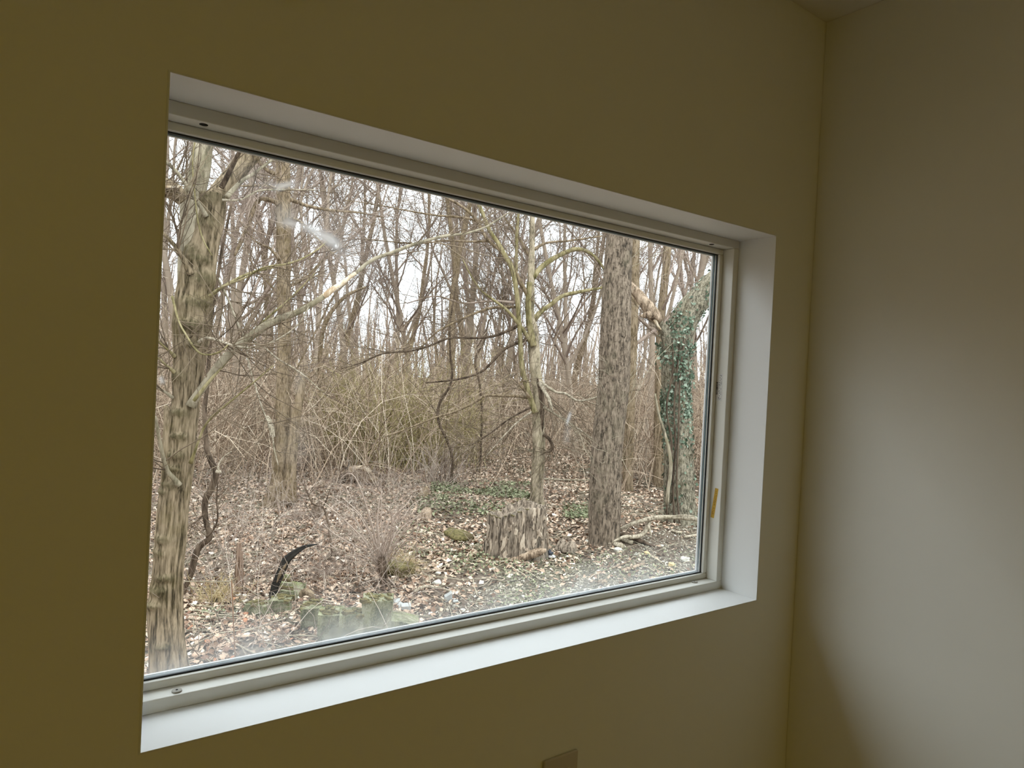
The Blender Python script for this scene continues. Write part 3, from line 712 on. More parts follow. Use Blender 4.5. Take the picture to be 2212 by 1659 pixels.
# brambles and seedlings arching over the leaf litter
xs, ys = wedge(2600, 5.2, 14, 6, 40, 1.0)
u, v = pix(np.stack([xs, ys, np.full_like(xs, GZ)], -1))
k = (u < 900) & ((v < 1300) | (rng.random(len(u)) < .25)); k |= (u >= 900) & (u < 1450) & (v < 1120) & (rng.random(len(u)) < .4); k &= ~((u < 420) & (rng.random(len(u)) < .5))
P, R = stems(xs[k], ys[k], 6, .25, 1.15, .6, .7, .0028)
mb = MB(); v, q = tubes(P, R, 3); mb.add(v, q)
P1, R1 = kids(P, R, 2600, .12, .4, (20, 70), 4, .2, .02, .15, 1, .7, .003, .5); R1 = np.maximum(R1, .0012); v, q = tubes(P1, R1, 3); mb.add(v, q)
o = mb.build('brambles', M['bramble'], None, True); tag(o, 'thin dry brambles arching over the leaf litter', 'brambles', kind='stuff')
# twigs lying about
xs, ys = wedge(1500, 4.2, 16, 5, 56, 1.0); n = len(xs); K = 4
a = rng.uniform(0, 6.28, n); L = rng.uniform(.1, .55, n)
P = np.zeros((n, K, 3))
for k in range(K):
    P[:, k, 0] = xs + np.cos(a) * L * k / 3 + rng.normal(0, .01, n); P[:, k, 1] = ys + np.sin(a) * L * k / 3 + rng.normal(0, .01, n)
    P[:, k, 2] = gh(P[:, k, 0], P[:, k, 1]) + rng.uniform(.01, .04, n)
v, q = tubes(P, rng.uniform(.002, .006, n)[:, None] * np.ones((1, K)), 4)
o = mobj('fallen_twigs', v, q, M['twig_pale'], None, True); tag(o, 'small fallen twigs scattered over the ground', 'twigs', kind='stuff')

# ------------------------------------------------------------------ near trees, each measured on its own
def ridges(k, q, A, burl=0.05):
    def f(th, s, R):
        p = np.stack(np.broadcast_arrays(np.cos(th) * k, np.sin(th) * k, s * q), -1)
        wv = np.stack(np.broadcast_arrays(np.cos(th) * 1.1 + 7, np.sin(th) * 1.1, s * 4.5), -1)
        n1 = vnoise(p); n2 = vnoise(p * 2.1 + 9)
        return 1 + A * (1 - 2.2 * np.abs(n1)) + A * .4 * n2 + burl * vnoise(wv)
    return f
def trunk_part(name, pts, depth, mat, parent, m=48, n=160, disp=None, dend=None):
    P, R = ppath(pts, depth, dend, n); add_tube(name, P, R, mat, parent, m, disp); return P, R
def limb(name, pts, d0, d1, mat, parent, m=8, n=22, disp=None):
    P, R = ppath(pts, d0, d1, n); add_tube(name, P, R, mat, parent, m, disp); return P, R
def twigs_on(paths, parent, mat, n1, n2, l1=(.25, .9), l2=(.1, .4), rmax=.006, g=rng, trop=.04, name='twigs', tmin=.15, rmin=.0022):
    K = 20
    def rs(A): return np.stack([np.interp(np.linspace(0, len(A) - 1, K), np.arange(len(A)), A[:, i]) for i in range(A.shape[1])], -1)
    P = np.stack([rs(p) for p, r in paths]); R = np.stack([rs(r[:, None])[:, 0] for p, r in paths])
    P1, R1 = kids(P, R, n1, *l1, (25, 70), 6, .14, trop, tmin, 1, .5, rmax, .4, g); R1 = np.maximum(R1, rmin * 1.4)
    P2, R2 = kids(P1, R1, n2, *l2, (20, 60), 4, .18, trop, .1, 1, .6, rmax * .6, .5, g); R2 = np.maximum(R2, rmin)
    mb = MB(); v, q = tubes(P1, R1, 4); mb.add(v, q); v, q = tubes(P2, R2, 3); mb.add(v, q)
    return mb.build(name, mat, parent, True, 'stuff')
def burl(c, r, mat, parent, name='burl', seed=0, amp=.35, flat=(1, 1, 1)):
    m, K = 20, 12; th = np.arange(m) * 2 * np.pi / m; ph = np.linspace(0.05, np.pi - .05, K)
    D_ = np.stack([np.outer(np.sin(ph), np.cos(th)), np.outer(np.sin(ph), np.sin(th)), np.outer(np.cos(ph), np.ones(m))], -1)
    rad = r * (1 + amp * vnoise(D_ * 2.3 + seed * 3.7) + amp * .5 * vnoise(D_ * 6 + seed))
    V = (np.asarray(c) + D_ * rad[..., None] * np.array(flat)).reshape(-1, 3); idx = np.arange(K * m).reshape(K, m); nx = np.roll(idx, -1, 1)
    Q = np.stack([idx[:-1], idx[1:], nx[1:], nx[:-1]], -1).reshape(-1, 4)
    T = np.array([(j, (j + 1) % m, K * m) for j in range(m)] + [((K - 1) * m + (j + 1) % m, (K - 1) * m + j, K * m + 1) for j in range(m)])
    V = np.vstack([V, V[:m].mean(0), V[(K - 1) * m:K * m].mean(0)])
    return mobj(name, V, [Q, T], mat, parent, True)

# 1. big knobbly tree at the left edge
b0 = G(365, 1478); dL = depth_of(b0)
tr = empty('knobbly_tree', b0, 'big grey knobbly tree with ridged bark at the left edge of the window', 'tree')
mL = M['bark_left']
def knotted(pts, depth, mat, parent, m, n, base, knots):
    """trunk whose surface swells into wrinkled collars at the knots (px, py, size px)"""
    P, R = ppath(pts, depth, None, n)
    T_ = norm(np.gradient(P, axis=0)); A = norm(np.cross(T_, np.array([[1.0, 0, 0]]))); B = np.cross(T_, A)
    s = np.concatenate([[0], np.cumsum(np.linalg.norm(np.diff(P, axis=0), axis=1))]); u, v = pix(P)
    th = np.arange(m) * 2 * np.pi / m; kn = np.zeros((n, m))
    for kx, ky, kr in knots:
        i = int(np.argmin((v - ky) ** 2)); off = np.clip((kx - u[i]) * depth / F / R[i], -.95, .95)
        dirn = -FF * math.sqrt(1 - off * off) + RR * off; t0 = math.atan2(dirn @ B[i], dirn @ A[i])
        dth = (th - t0 + np.pi) % (2 * np.pi) - np.pi; sz = kr * depth / F
        kn = np.maximum(kn, np.exp(-((s - s[i])[:, None] / (sz * .55)) ** 2 - (dth[None] * R[i] / (sz * 1.3)) ** 2))
    def disp(th_, s_, R_):
        w = np.stack(np.broadcast_arrays(np.cos(th_) * 5, np.sin(th_) * 5, s_ * 38), -1)
        return base(th_, s_, R_) + kn * (.17 + .10 * vnoise(w))
    o = add_tube('trunk', P, R, mat, parent, m, disp)
    at_ = o.data.attributes.new('knot', 'FLOAT', 'POINT'); at_.data.foreach_set('value', np.concatenate([kn.ravel(), [0, 0]]).astype(np.float32))
    return P, R
KN = [(362, 1160, 17), (352, 1268, 18), (372, 1240, 14), (380, 1045, 16), (392, 812, 22), (432, 745, 18), (425, 705, 26), (440, 655, 26), (450, 600, 30), (418, 548, 26), (447, 480, 26), (455, 430, 30), (392, 980, 16), (400, 940, 14), (385, 1010, 12), (343, 1300, 16), (360, 1060, 13), (368, 1385, 12), (350, 1190, 14), (400, 890, 18), (440, 560, 24)]
tp = knotted([(364, 1520, 50), (365, 1475, 40), (361, 1394, 36), (357, 1318, 34), (362, 1242, 30), (371, 1141, 30), (380, 1050, 30), (388, 994, 30), (394, 918, 30), (402, 868, 28), (407, 805, 31), (410, 767, 33), (414, 716, 37),
                 (419, 640, 36), (432, 566, 33), (443, 528, 28), (458, 465, 25), (463, 420, 25)], dL, mL, tr, 110, 520, ridges(10, 2.4, .055, .05), KN)
lp = trunk_part('right_limb', [(462, 440, 20), (478, 412, 21), (505, 378, 20), (530, 345, 21), (556, 315, 22), (600, 262, 22), (660, 180, 20), (740, 60, 17)], dL, mL, tr, 56, 140, ridges(7, 3.5, .03, .05), dL + .5)
bp = trunk_part('back_stem', [(405, 650, 18), (403, 580, 18), (409, 503, 18), (411, 447, 20), (428, 380, 22), (440, 300, 20), (452, 200, 19), (462, 60, 17)], dL + .22, M['bark_pale'], tr, 56, 140, ridges(7, 3.5, .025, .03), dL + .6)
sp = trunk_part('side_stem', [(366, 1090, 8), (363, 1040, 14), (364, 980, 14), (366, 925, 12), (362, 890, 8), (357, 876, 4)], dL - .05, mL, tr, 40, 60, ridges(6, 4, .05, .1))
paths = [bp, lp]
for nm, pts, da, db, mt in [
    ('branch', [(446, 468, 6), (434, 448, 4.5), (410, 412, 4), (385, 375, 4), (355, 347, 3.5), (320, 320, 3)], -.1, -.3, 'bark_pale'),
    ('branch', [(412, 592, 8), (400, 568, 6), (388, 545, 5), (372, 524, 4), (350, 502, 3), (320, 480, 2)], -.12, -.3, 'bark_left'),
    ('branch', [(384, 536, 3), (385, 510, 3), (378, 485, 2.5), (366, 452, 2.5), (354, 431, 2), (330, 400, 2)], -.2, -.35, 'bark_dark'),
    ('branch', [(478, 405, 6), (489, 385, 5.5), (500, 362, 5), (512, 338, 4.5), (524, 314, 4), (545, 270, 3)], -.12, -.25, 'bark_dark'),
    ('branch', [(490, 425, 6), (520, 393, 4), (548, 375, 3.5), (565, 362, 3), (600, 335, 3), (640, 300, 2)], -.1, .3, 'bark_pale'),
    ('broken_branch', [(412, 878, 12), (420, 862, 9), (437, 838, 8.5), (470, 792, 8.5), (510, 750, 9), (548, 722, 9), (580, 700, 9), (605, 688, 8), (650, 671, 6.5), (700, 640, 5.5)], -.08, .0, 'bark_pale'),
    ('branch', [(762, 596, 4), (803, 562, 4), (849, 545, 4), (897, 527, 3.8), (960, 510, 3.2), (1006, 504, 2.5), (1050, 490, 2), (1095, 462, 1.5), (1140, 440, 1)], .1, .6, 'bark_pale'),
    ('branch', [(418, 866, 4), (450, 826, 3.5), (500, 768, 3), (540, 722, 3), (585, 680, 2.5), (630, 642, 2), (680, 590, 1.5)], -.14, .2, 'bark_green'),
    ('branch', [(430, 740, 5), (445, 730, 3.5), (468, 734, 3), (505, 747, 2.6), (545, 751, 2.3), (590, 738, 2), (640, 705, 1.6), (668, 662, 1.2)], -.14, -.3, 'limb_pale'),
    ('branch', [(372, 640, 3), (385, 690, 2.2), (400, 720, 2), (428, 760, 2), (455, 766, 2), (480, 757, 2), (492, 745, 1.6)], -.15, -.3, 'bark_green'),
    ('branch', [(540, 735, 2.2), (570, 750, 2), (600, 775, 1.8), (650, 806, 1.5), (698, 848, 1.1)], .0, -.2, 'limb_pale'),
    ('branch', [(470, 600, 2), (490, 640, 2.2), (510, 690, 2.2), (528, 730, 2)], .1, .0, 'limb_pale'),
    ('branch', [(532, 742, 1.8), (534, 765, 2), (540, 797, 2), (551, 832, 2), (566, 881, 1.8), (586, 931, 1.8), (592, 969, 1.6), (601, 1005, 1.2)], .0, -.2, 'limb_pale'),
    ('branch', [(412, 1000, 5), (420, 978, 3), (442, 921, 2.6), (467, 893, 2.4), (503, 863, 2), (548, 826, 1.6), (590, 790, 1.2)], -.1, -.3, 'bark_green'),
    ('branch', [(386, 1048, 8), (376, 1034, 5.5), (362, 1018, 5), (353, 990, 4.5), (346, 958, 4), (335, 900, 3)], -.1, -.35, 'bark_pale'),
    ('branch', [(378, 770, 5), (362, 755, 2.5), (345, 740, 2), (325, 720, 2)], -.1, -.3, 'bark_green'),
    ('branch', [(378, 805, 5), (360, 790, 2.5), (340, 772, 2), (320, 760, 2)], -.1, -.3, 'bark_green'),
    ('branch', [(374, 860, 4), (358, 848, 3), (340, 838, 2.5), (320, 830, 2)], -.1, -.2, 'bark_pale'),
    ('branch', [(452, 640, 4), (480, 620, 2.5), (530, 600, 2), (570, 578, 2), (620, 570, 1.5)], -.1, -.2, 'bark_green'),
    ('branch', [(455, 640, 4), (490, 614, 3), (540, 590, 2.8), (600, 575, 2.5), (650, 560, 2), (690, 536, 1.6), (715, 512, 1.2)], -.1, .3, 'bark_green'),
    ('branch', [(424, 288, 1.5), (416, 350, 1.6), (421, 420, 1.6), (428, 480, 1.6), (440, 520, 1.6), (458, 552, 1.4)], -.25, -.2, 'bark_green'),
    ('branch', [(480, 432, 3), (520, 431, 2), (560, 412, 2), (614, 410, 1.8), (680, 410, 1.2)], -.1, .1, 'limb_pale')]:
    q_ = limb(nm, pts, dL + da, dL + db, M[mt], tr, 10 if pts[0][2] > 5 else 7, 26)
    paths.append(q_)
V, Q, T = tube1(*ppath([(694, 644, 6), (715, 628, 6), (738, 612, 5), (768, 590, 4)], dL, dL + .1, 14), 10, ridges(3, 8, .12, .1)); mobj('torn_wood', V, [Q, T], M['raw_wood'], tr, True)
# sawn stub with a pale face, left of the back stem
V, Q, T = tube1(*ppath([(396, 432, 15), (384, 420, 17), (374, 412, 19), (352, 404, 21)], dL + .2, dL + .1, 10), 24, None); mobj('sawn_stub', V, [Q, T], mL, tr, True)
c = at(373, 405, dL + .06); a_ = RR * 22 * dL / F; b_ = (UU * .30 + FF * .95) * 17 * dL / F; th = np.arange(28) * 2 * np.pi / 28
ringv = np.array([c + a_ * math.cos(t) + b_ * math.sin(t) for t in th]); V = np.vstack([ringv, ringv + UU * .012, [c], [c + UU * .012]])
Q = np.array([(j, (j + 1) % 28, 28 + (j + 1) % 28, 28 + j) for j in range(28)]); T = np.array([(56, (j + 1) % 28, j) for j in range(28)] + [(57, 28 + j, 28 + (j + 1) % 28) for j in range(28)])
mobj('sawn_face', V, [Q, T], M['raw_wood'], tr)
twigs_on(paths, tr, M['twig'], 280, 1300, (.25, .9), (.08, .35), .0045, rmin=.0012)
# 2. crooked woody vine beside it
b0 = G(396, 1290); d2 = depth_of(b0)
vn = empty('crooked_vine', b0, 'dark crooked woody vine twisting up beside the knobbly tree', 'vine')
q1 = limb('stem', [(394, 1296, 5), (396, 1282, 5), (401, 1264, 5.5), (412, 1240, 6), (419, 1212, 7), (427, 1188, 7), (439, 1174, 6), (451, 1165, 6.5), (452, 1150, 6), (446, 1133, 5.5), (442, 1103, 6), (444, 1078, 6.5), (455, 1058, 7), (465, 1032, 6.5), (466, 1016, 6.5), (456, 996, 6), (447, 969, 5), (443, 918, 4.5), (442, 880, 4.5), (447, 842, 4), (452, 767, 4), (456, 690, 4), (464, 640, 3.5), (480, 540, 3), (500, 440, 2.5)], d2, d2 + .3, M['bark_dark'], vn, 14, 150, ridges(3, 5, .06, .1))
q2 = limb('side_shoot', [(467, 1018, 4), (476, 1020, 3), (471, 1010, 2), (480, 990, 1.5), (500, 975, 1)], d2, d2, M['limb_pale'], vn)
q3 = limb('side_shoot', [(442, 1110, 2.5), (425, 1125, 2), (408, 1138, 1.8), (396, 1160, 1.4)], d2, d2 - .2, M['bark_dark'], vn)
q4 = limb('side_shoot', [(446, 1160, 2.5), (460, 1146, 2), (470, 1120, 1.8), (468, 1080, 1.6), (470, 1040, 1.3)], d2, d2 - .1, M['bark_dark'], vn)
twigs_on([q1, q2, q3, q4], vn, M['twig'], 60, 120, (.15, .5), (.08, .2), .004, rmin=.0014)
# 3. tree left of centre, with a broken pale second stem
b0 = G(606, 1090); d3 = depth_of(b0)
tr = empty('straight_tree', b0, 'straight mossy brown tree left of centre with a pale broken stem at its base', 'tree')
q1 = trunk_part('trunk', [(604, 1108, 46), (605, 1088, 36), (608, 1070, 30), (612, 1040, 26), (613, 1000, 23), (612, 940, 19), (612, 880, 15.5), (612, 800, 14), (614, 700, 14), (613, 600, 14), (612, 500, 15), (612, 420, 14.5), (611, 340, 14), (612, 240, 13), (614, 60, 11)], d3, M['bark_mid'], tr, 56, 260, ridges(5, 2, .05, .06))
q2 = trunk_part('broken_stem', [(624, 1082, 18), (626, 1050, 14), (632, 960, 11), (640, 900, 10), (650, 840, 8), (656, 806, 5)], d3 - .2, M['bark_mid'], tr, 24, 60, ridges(4, 2, .05, .06))
q3 = trunk_part('root', [(588, 1050, 9), (585, 1075, 10), (582, 1096, 12)], d3 - .25, M['bark_mid'], tr, 20, 30, ridges(4, 2, .06, .1))
V, Q, T = tube1(*ppath([(590, 945, 5), (586, 925, 6), (580, 905, 5), (577, 898, 2)], d3 - .2, d3 - .2, 14), 10, ridges(3, 8, .15, .1)); mobj('snag', V, [Q, T], M['limb_pale'], tr, True)
paths = [q1]
for pts, da, db in [([(603, 440, 7), (590, 434, 5), (563, 429, 5), (555, 438, 5), (543, 465, 4.5), (533, 492, 4.5), (518, 528, 4), (507, 552, 3)], -.1, -.5), ([(620, 428, 5), (645, 438, 4), (672, 447, 3.6), (720, 455, 3), (779, 460, 2), (830, 470, 1.2)], 0, .6),
                    ([(612, 412, 4), (590, 405, 3.5), (563, 401, 3), (520, 402, 2)], -.2, -.6), ([(610, 380, 6), (585, 372, 4.5), (566, 358, 4), (552, 340, 4), (540, 310, 4)], 0, -.4),
                    ([(622, 470, 4), (650, 480, 2.5), (690, 520, 2), (720, 550, 1.5)], 0, -.5), ([(605, 560, 4), (580, 535, 2.5), (550, 520, 2), (520, 480, 1.5)], -.1, -.4),
                    ([(620, 620, 4), (660, 600, 2.5), (700, 560, 2), (750, 530, 1.5)], 0, .5), ([(606, 640, 3), (570, 600, 2), (540, 560, 1.6), (525, 500, 1.2)], 0, .4),
                    ([(620, 340, 4), (650, 320, 3), (700, 290, 2.5), (760, 250, 2)], 0, .5), ([(612, 880, 3), (640, 800, 2), (690, 700, 2), (720, 640, 2), (750, 610, 1.5)], .1, .8)]:
    paths.append(limb('branch', pts, d3 + da, d3 + db, M['bark_mid'], tr, 8, 22))
twigs_on(paths, tr, M['twig_far'], 240, 1300, (.4, 1.6), (.2, .7), .006, rmin=.0024, tmin=.25)
# 4. small twin-stemmed tree right of centre
b0 = G(1160, 1094); d4 = depth_of(b0)
tr = empty('small_tree', b0, 'small pale tree with a dark hollow and greenish twin stems behind the old stump', 'tree')
q1 = trunk_part('trunk', [(1161, 1108, 21), (1161, 1092, 16), (1160, 1060, 14), (1164, 969, 13.5), (1163, 906, 12.5), (1164, 868, 11), (1161, 832, 12), (1156, 792, 12), (1153, 754, 12.5), (1151, 715, 11), (1146, 675, 8), (1147, 646, 8), (1147, 596, 7.3), (1149, 533, 6.3), (1150, 464, 5.3), (1154, 380, 4.5), (1160, 240, 3.5)], d4, M['bark_small'], tr, 40, 220, ridges(3, 2, .035, .06))
q2 = trunk_part('green_stem', [(1156, 892, 7), (1147, 864, 6), (1136, 828, 6), (1128, 797, 5.6), (1125, 754, 5), (1122, 703, 4.8), (1116, 634, 5), (1107, 583, 5), (1094, 558, 5), (1077, 527, 4.4), (1056, 495, 4.2), (1041, 457, 4), (1028, 425, 3.6), (1010, 370, 3)], d4 - .12, M['bark_green'], tr, 20, 120, ridges(3, 3, .03, .05), d4 - .3)
q3 = trunk_part('green_stem', [(1153, 748, 7), (1144, 700, 6.5), (1141, 660, 6.5), (1144, 610, 6)], d4 - .12, M['bark_green'], tr, 20, 50, ridges(3, 3, .03, .05))
V, Q, T = tube1(*ppath([(1169, 958, 2), (1169, 925, 5), (1169, 885, 7), (1167, 850, 6.5), (1161, 815, 5), (1157, 795, 1)], d4 - .05, d4 - .05, 24), 12, ridges(3, 6, .2, .2)); mobj('hollow_scar', V, [Q, T], M['bark_dark'], tr, True)
paths = [q1, q2]
for pts, da, db, mt in [
    ([(1146, 738, 6), (1136, 722, 5), (1122, 702, 4.2), (1094, 669, 3.2), (1056, 641, 2.6), (1034, 621, 2.2), (1013, 588, 1.8), (1000, 560, 1.2)], -.1, -.6, 'bark_green'),
    ([(1147, 652, 6), (1133, 625, 5), (1115, 593, 4.6), (1100, 563, 4.6), (1077, 538, 4), (1051, 515, 3.6), (1031, 479, 3.2), (1006, 452, 3), (960, 425, 2.5), (907, 405, 2)], -.1, -.4, 'bark_mid'),
    ([(1113, 620, 4), (1115, 570, 3.6), (1117, 500, 3.2), (1121, 450, 3), (1130, 360, 2.4)], -.1, -.1, 'bark_green'),
    ([(1154, 690, 7), (1170, 672, 5.2), (1191, 657, 4.8), (1216, 639, 4.3), (1259, 629, 3.6), (1300, 621, 3), (1340, 600, 2)], 0, .5, 'bark_green'),
    ([(1151, 600, 7), (1165, 582, 6), (1181, 568, 5.5), (1211, 550, 5), (1244, 538, 4.3), (1272, 545, 3.6), (1292, 563, 3), (1310, 590, 2)], 0, .6, 'bark_green'),
    ([(1148, 860, 4), (1120, 856, 3.2), (1084, 855, 3), (1048, 855, 3), (1018, 873, 2.8), (978, 891, 2.5), (943, 901, 2.2), (892, 921, 1.8), (831, 944, 1.2)], -.1, -.5, 'bark_mid'),
    ([(1146, 728, 4.5), (1135, 734, 4), (1094, 751, 3.4), (1072, 772, 3), (1044, 800, 2.6), (1018, 812, 2.3), (978, 821, 2), (920, 827, 1.3)], -.1, -.4, 'bark_dark'),
    ([(1122, 703, 3.4), (1082, 721, 3), (1049, 729, 2.8), (1000, 730, 2.6), (968, 731, 2.4), (917, 751, 2.2), (877, 759, 2), (826, 764, 1.8), (780, 784, 1.4), (738, 796, 1)], -.15, -.6, 'bark_dark'),
    ([(1114, 663, 3.4), (1064, 665, 3), (1018, 680, 2.6), (975, 700, 2.2), (940, 720, 1.8), (900, 760, 1.2)], -.15, -.4, 'bark_mid'),
    ([(1112, 654, 3), (1060, 650, 2.4), (1000, 655, 2), (940, 640, 1.6), (880, 655, 1.2)], -.15, .2, 'twig_far'),
    ([(1166, 826, 6), (1174, 842, 4), (1186, 863, 4), (1193, 891, 3)], -.1, -.3, 'limb_pale'),
    ([(1170, 826, 4), (1180, 834, 3), (1203, 848, 2.8), (1221, 850, 2.6), (1246, 865, 2.4), (1272, 863, 2.2), (1300, 853, 1.8), (1330, 835, 1.2)], -.1, -.5, 'limb_pale'),
    ([(1174, 938, 4), (1186, 948, 3.4), (1193, 962, 3.2), (1189, 974, 3), (1178, 977, 2)], -.1, -.15, 'bark_dark'),
    ([(1174, 880, 3), (1200, 895, 2), (1240, 920, 1.7), (1300, 960, 1.4), (1340, 975, 1)], -.1, -.6, 'limb_pale'),
    ([(1150, 560, 4), (1135, 540, 3), (1122, 515, 2.6), (1090, 470, 2)], 0, .3, 'bark_mid'),
    ([(1152, 540, 4), (1180, 525, 2.5), (1230, 520, 2.2), (1300, 510, 1.5)], 0, .4, 'bark_mid'),
    ([(1056, 520, 3), (1020, 522, 2.3), (960, 520, 2), (900, 526, 1.6), (800, 518, 1.2), (740, 515, 1)], -.2, .3, 'bark_mid'),
    ([(1041, 480, 3), (1000, 470, 2.4), (940, 465, 2), (880, 455, 1.6), (800, 440, 1.2), (740, 432, 1)], -.2, .4, 'bark_mid'),
    ([(1146, 860, 3), (1130, 840, 2), (1122, 830, 2), (1130, 822, 1.5), (1138, 826, 1)], -.2, -.3, 'bark_mid'),
    ([(1146, 880, 2.5), (1100, 905, 1.8), (1060, 935, 1.6), (1020, 960, 1.2)], -.15, -.5, 'bark_dark'),
    ([(1148, 890, 2.5), (1120, 910, 1.8), (1090, 940, 1.5), (1050, 985, 1)], -.15, -.6, 'limb_pale')]:
    paths.append(limb('branch', pts, d4 + da, d4 + db, M[mt], tr, 8, 26))
twigs_on(paths, tr, M['twig'], 460, 2400, (.35, 1.6), (.15, .6), .005, rmin=.0024, tmin=.2)
# 5. big oak
b0 = G(1305, 1170); d5 = depth_of(b0)
tr = empty('oak_tree', b0, 'thick straight brown tree with flaky bark plates right of the old stump', 'tree')
P, R = trunk_part('trunk', [(1303, 1195, 42), (1305, 1168, 34), (1306, 1103, 34), (1309, 1001, 32.5), (1318, 900, 32.5), (1326, 830, 33), (1328, 759, 32.5), (1332, 632, 30.5), (1337, 531, 28), (1344, 400, 26), (1352, 240, 24)], d5, M['bark_oak'], tr, 72, 260, ridges(8, 5, .03, .03))
def plates(P, R, parent, mat, n_around, hgt, wid, s0, s1, g=rng, lift=(.006, .016), name='bark_plates'):
    T_ = norm(np.gradient(P, axis=0)); A = norm(np.cross(T_, np.array([[1.0, 0, 0]]))); B = np.cross(T_, A)
    s = np.concatenate([[0], np.cumsum(np.linalg.norm(np.diff(P, axis=0), axis=1))])
    rows = int((s1 - s0) / (hgt * .8)); V, Qs, n = [], [], 0
    for i in range(rows):
        for j in range(n_around):
            if g.random() < .15: continue
            sc = s0 + (i + g.uniform(0, 1)) * hgt * .8; th = (j + .5 * (i % 2) + g.uniform(-.3, .3)) * 2 * np.pi / n_around
            h2, w2 = hgt * g.uniform(.35, .65), wid * g.uniform(.35, .55); lo, hi = g.uniform(*lift), g.uniform(.001, .006)
            quad = []
            for ds, dw, up in ((-h2, -w2, lo), (-h2, w2, lo), (h2, w2 * .7, hi), (h2, -w2 * .7, hi)):
                ss = sc + ds; k = np.clip(np.interp(ss, s, np.arange(len(s))), 0, len(s) - 1); k0 = int(k)
                r = R[k0]; t2 = th + dw / r
                nrm = np.cos(t2) * A[k0] + np.sin(t2) * B[k0]; base = P[k0] + T_[k0] * (ss - s[k0])
                quad.append((base + nrm * (r * 1.0 + up), base + nrm * r * .93))
            V += [q[0] for q in quad] + [q[1] for q in quad]
            Qs += [(n, n + 1, n + 2, n + 3)] + [(n + e, n + 4 + e, n + 4 + (e + 1) % 4, n + (e + 1) % 4) for e in range(4)]; n += 8
    return mobj(name, np.array(V), np.array(Qs), mat, parent, False, 'stuff')
plates(P, R, tr, M['bark_oak'], 40, .075, .034, .45, 5.0, lift=(.003, .009))
twigs_on([(P, R)], tr, M['twig_pale'], 40, 180, (.5, 1.5), (.15, .5), .004, rmin=.002, tmin=.1)
# 6. two grey trunks between the oak and the ivy tree
for pts, lab, mt in [([(1355, 1075, 16), (1356, 1060, 12), (1357, 1000, 11), (1360, 900, 11), (1364, 800, 10), (1370, 650, 10), (1372, 520, 10), (1380, 380, 8), (1384, 200, 6)], 'grey trunk standing close behind the thick flaky-barked tree', 'bark_mid'),
                     ([(1421, 1066, 15), (1422, 1050, 12), (1424, 900, 11), (1428, 700, 9), (1440, 560, 8), (1446, 430, 7), (1450, 240, 5)], 'brownish trunk half hidden between the thick flaky tree and the ivy tree', 'bark_mid')]:
    b0 = G(pts[1][0], pts[1][1]); dd_ = depth_of(b0); t6 = empty('slim_tree', b0, lab, 'tree')
    q1 = trunk_part('trunk', pts, dd_, M[mt], t6, 28, 120, ridges(4, 3, .05, .05))
    bl = []
    for k in range(9):
        i = int(rng.uniform(.35, .95) * 119); p, r = q1[0][i], q1[1][i]; a = rng.uniform(0, 6.28); L = rng.uniform(1, 2.6)
        C = np.array([p + np.array([math.cos(a), math.sin(a), .7]) * L * t + np.array([0, 0, .5 * t * t]) + rng.normal(0, .04, 3) * t for t in np.linspace(0, 1, 10)])
        R_ = r * .45 * np.linspace(1, .25, 10); add_tube('branch', C, R_, M['twig_far'], t6, 6); bl.append((C, R_))
    twigs_on(bl, t6, M['twig_far'], 110, 500, (.4, 1.4), (.2, .7), .006, rmin=.003)
# 7. ivy-clad forked tree at the right edge
b0 = G(1470, 1130); d7 = depth_of(b0)
tr = empty('forked_tree', b0, 'dark forked tree at the right edge of the window, partly covered in ivy', 'tree')
PI, RI = trunk_part('trunk', [(1472, 1160, 50), (1471, 1128, 37), (1468, 1085, 33), (1467, 1027, 31), (1463, 925, 29), (1460, 860, 28), (1459, 800, 29), (1462, 740, 31), (1472, 704, 30), (1492, 668, 27), (1520, 637, 26), (1560, 597, 25), (1630, 525, 22), (1740, 420, 18)], d7, M['bark_ivy'], tr, 64, 260, ridges(7, 5, .045, .06))
q2 = trunk_part('left_fork', [(1462, 775, 20), (1450, 745, 17), (1438, 718, 13), (1426, 702, 10), (1418, 695, 6)], d7 - .1, M['bark_ivy'], tr, 28, 40, ridges(4, 5, .06, .06))
plates(PI, RI, tr, M['bark_ivy'], 40, .04, .022, .4, 6.0, lift=(.002, .007))
twigs_on([(PI, RI), q2], tr, M['twig'], 40, 160, (.4, 1.4), (.15, .5), .005, rmin=.0026, tmin=.35)
q3 = limb('side_shoot', [(1441, 1090, 4), (1443, 1060, 4), (1449, 1014, 4), (1446, 976, 3.6), (1434, 930, 3), (1423, 895, 2.6), (1415, 850, 2)], d7 - .35, d7 - .3, M['bark_pale'], tr)
# torn log hanging in its fork
e = empty('torn_log', at(1400, 668, d7 - .2), 'torn brown log hung up between the thick tree and the ivy tree', 'log')
V, Q, T = tube1(*ppath([(1428, 694, 5), (1420, 688, 12), (1410, 678, 14), (1396, 660, 12.5), (1382, 640, 11), (1370, 624, 9), (1363, 610, 3)], d7 - .2, d7 + .05, 40), 20, ridges(4, 6, .14, .1)); mobj('shaft', V, [Q, T], M['rot_wood'], e, True)
V, Q, T = tube1(*ppath([(1384, 683, 2), (1394, 681, 6), (1408, 681, 7), (1424, 690, 5)], d7 - .28, d7 - .25, 20), 12, ridges(4, 8, .25, .1)); mobj('splinter', V, [Q, T], M['rot_wood'], e, True)
V, Q, T = tube1(*ppath([(1414, 690, 4), (1420, 702, 3), (1428, 712, 1)], d7 - .26, d7 - .22, 12), 8, ridges(4, 8, .25, .1)); mobj('splinter', V, [Q, T], M['raw_wood'], e, True)
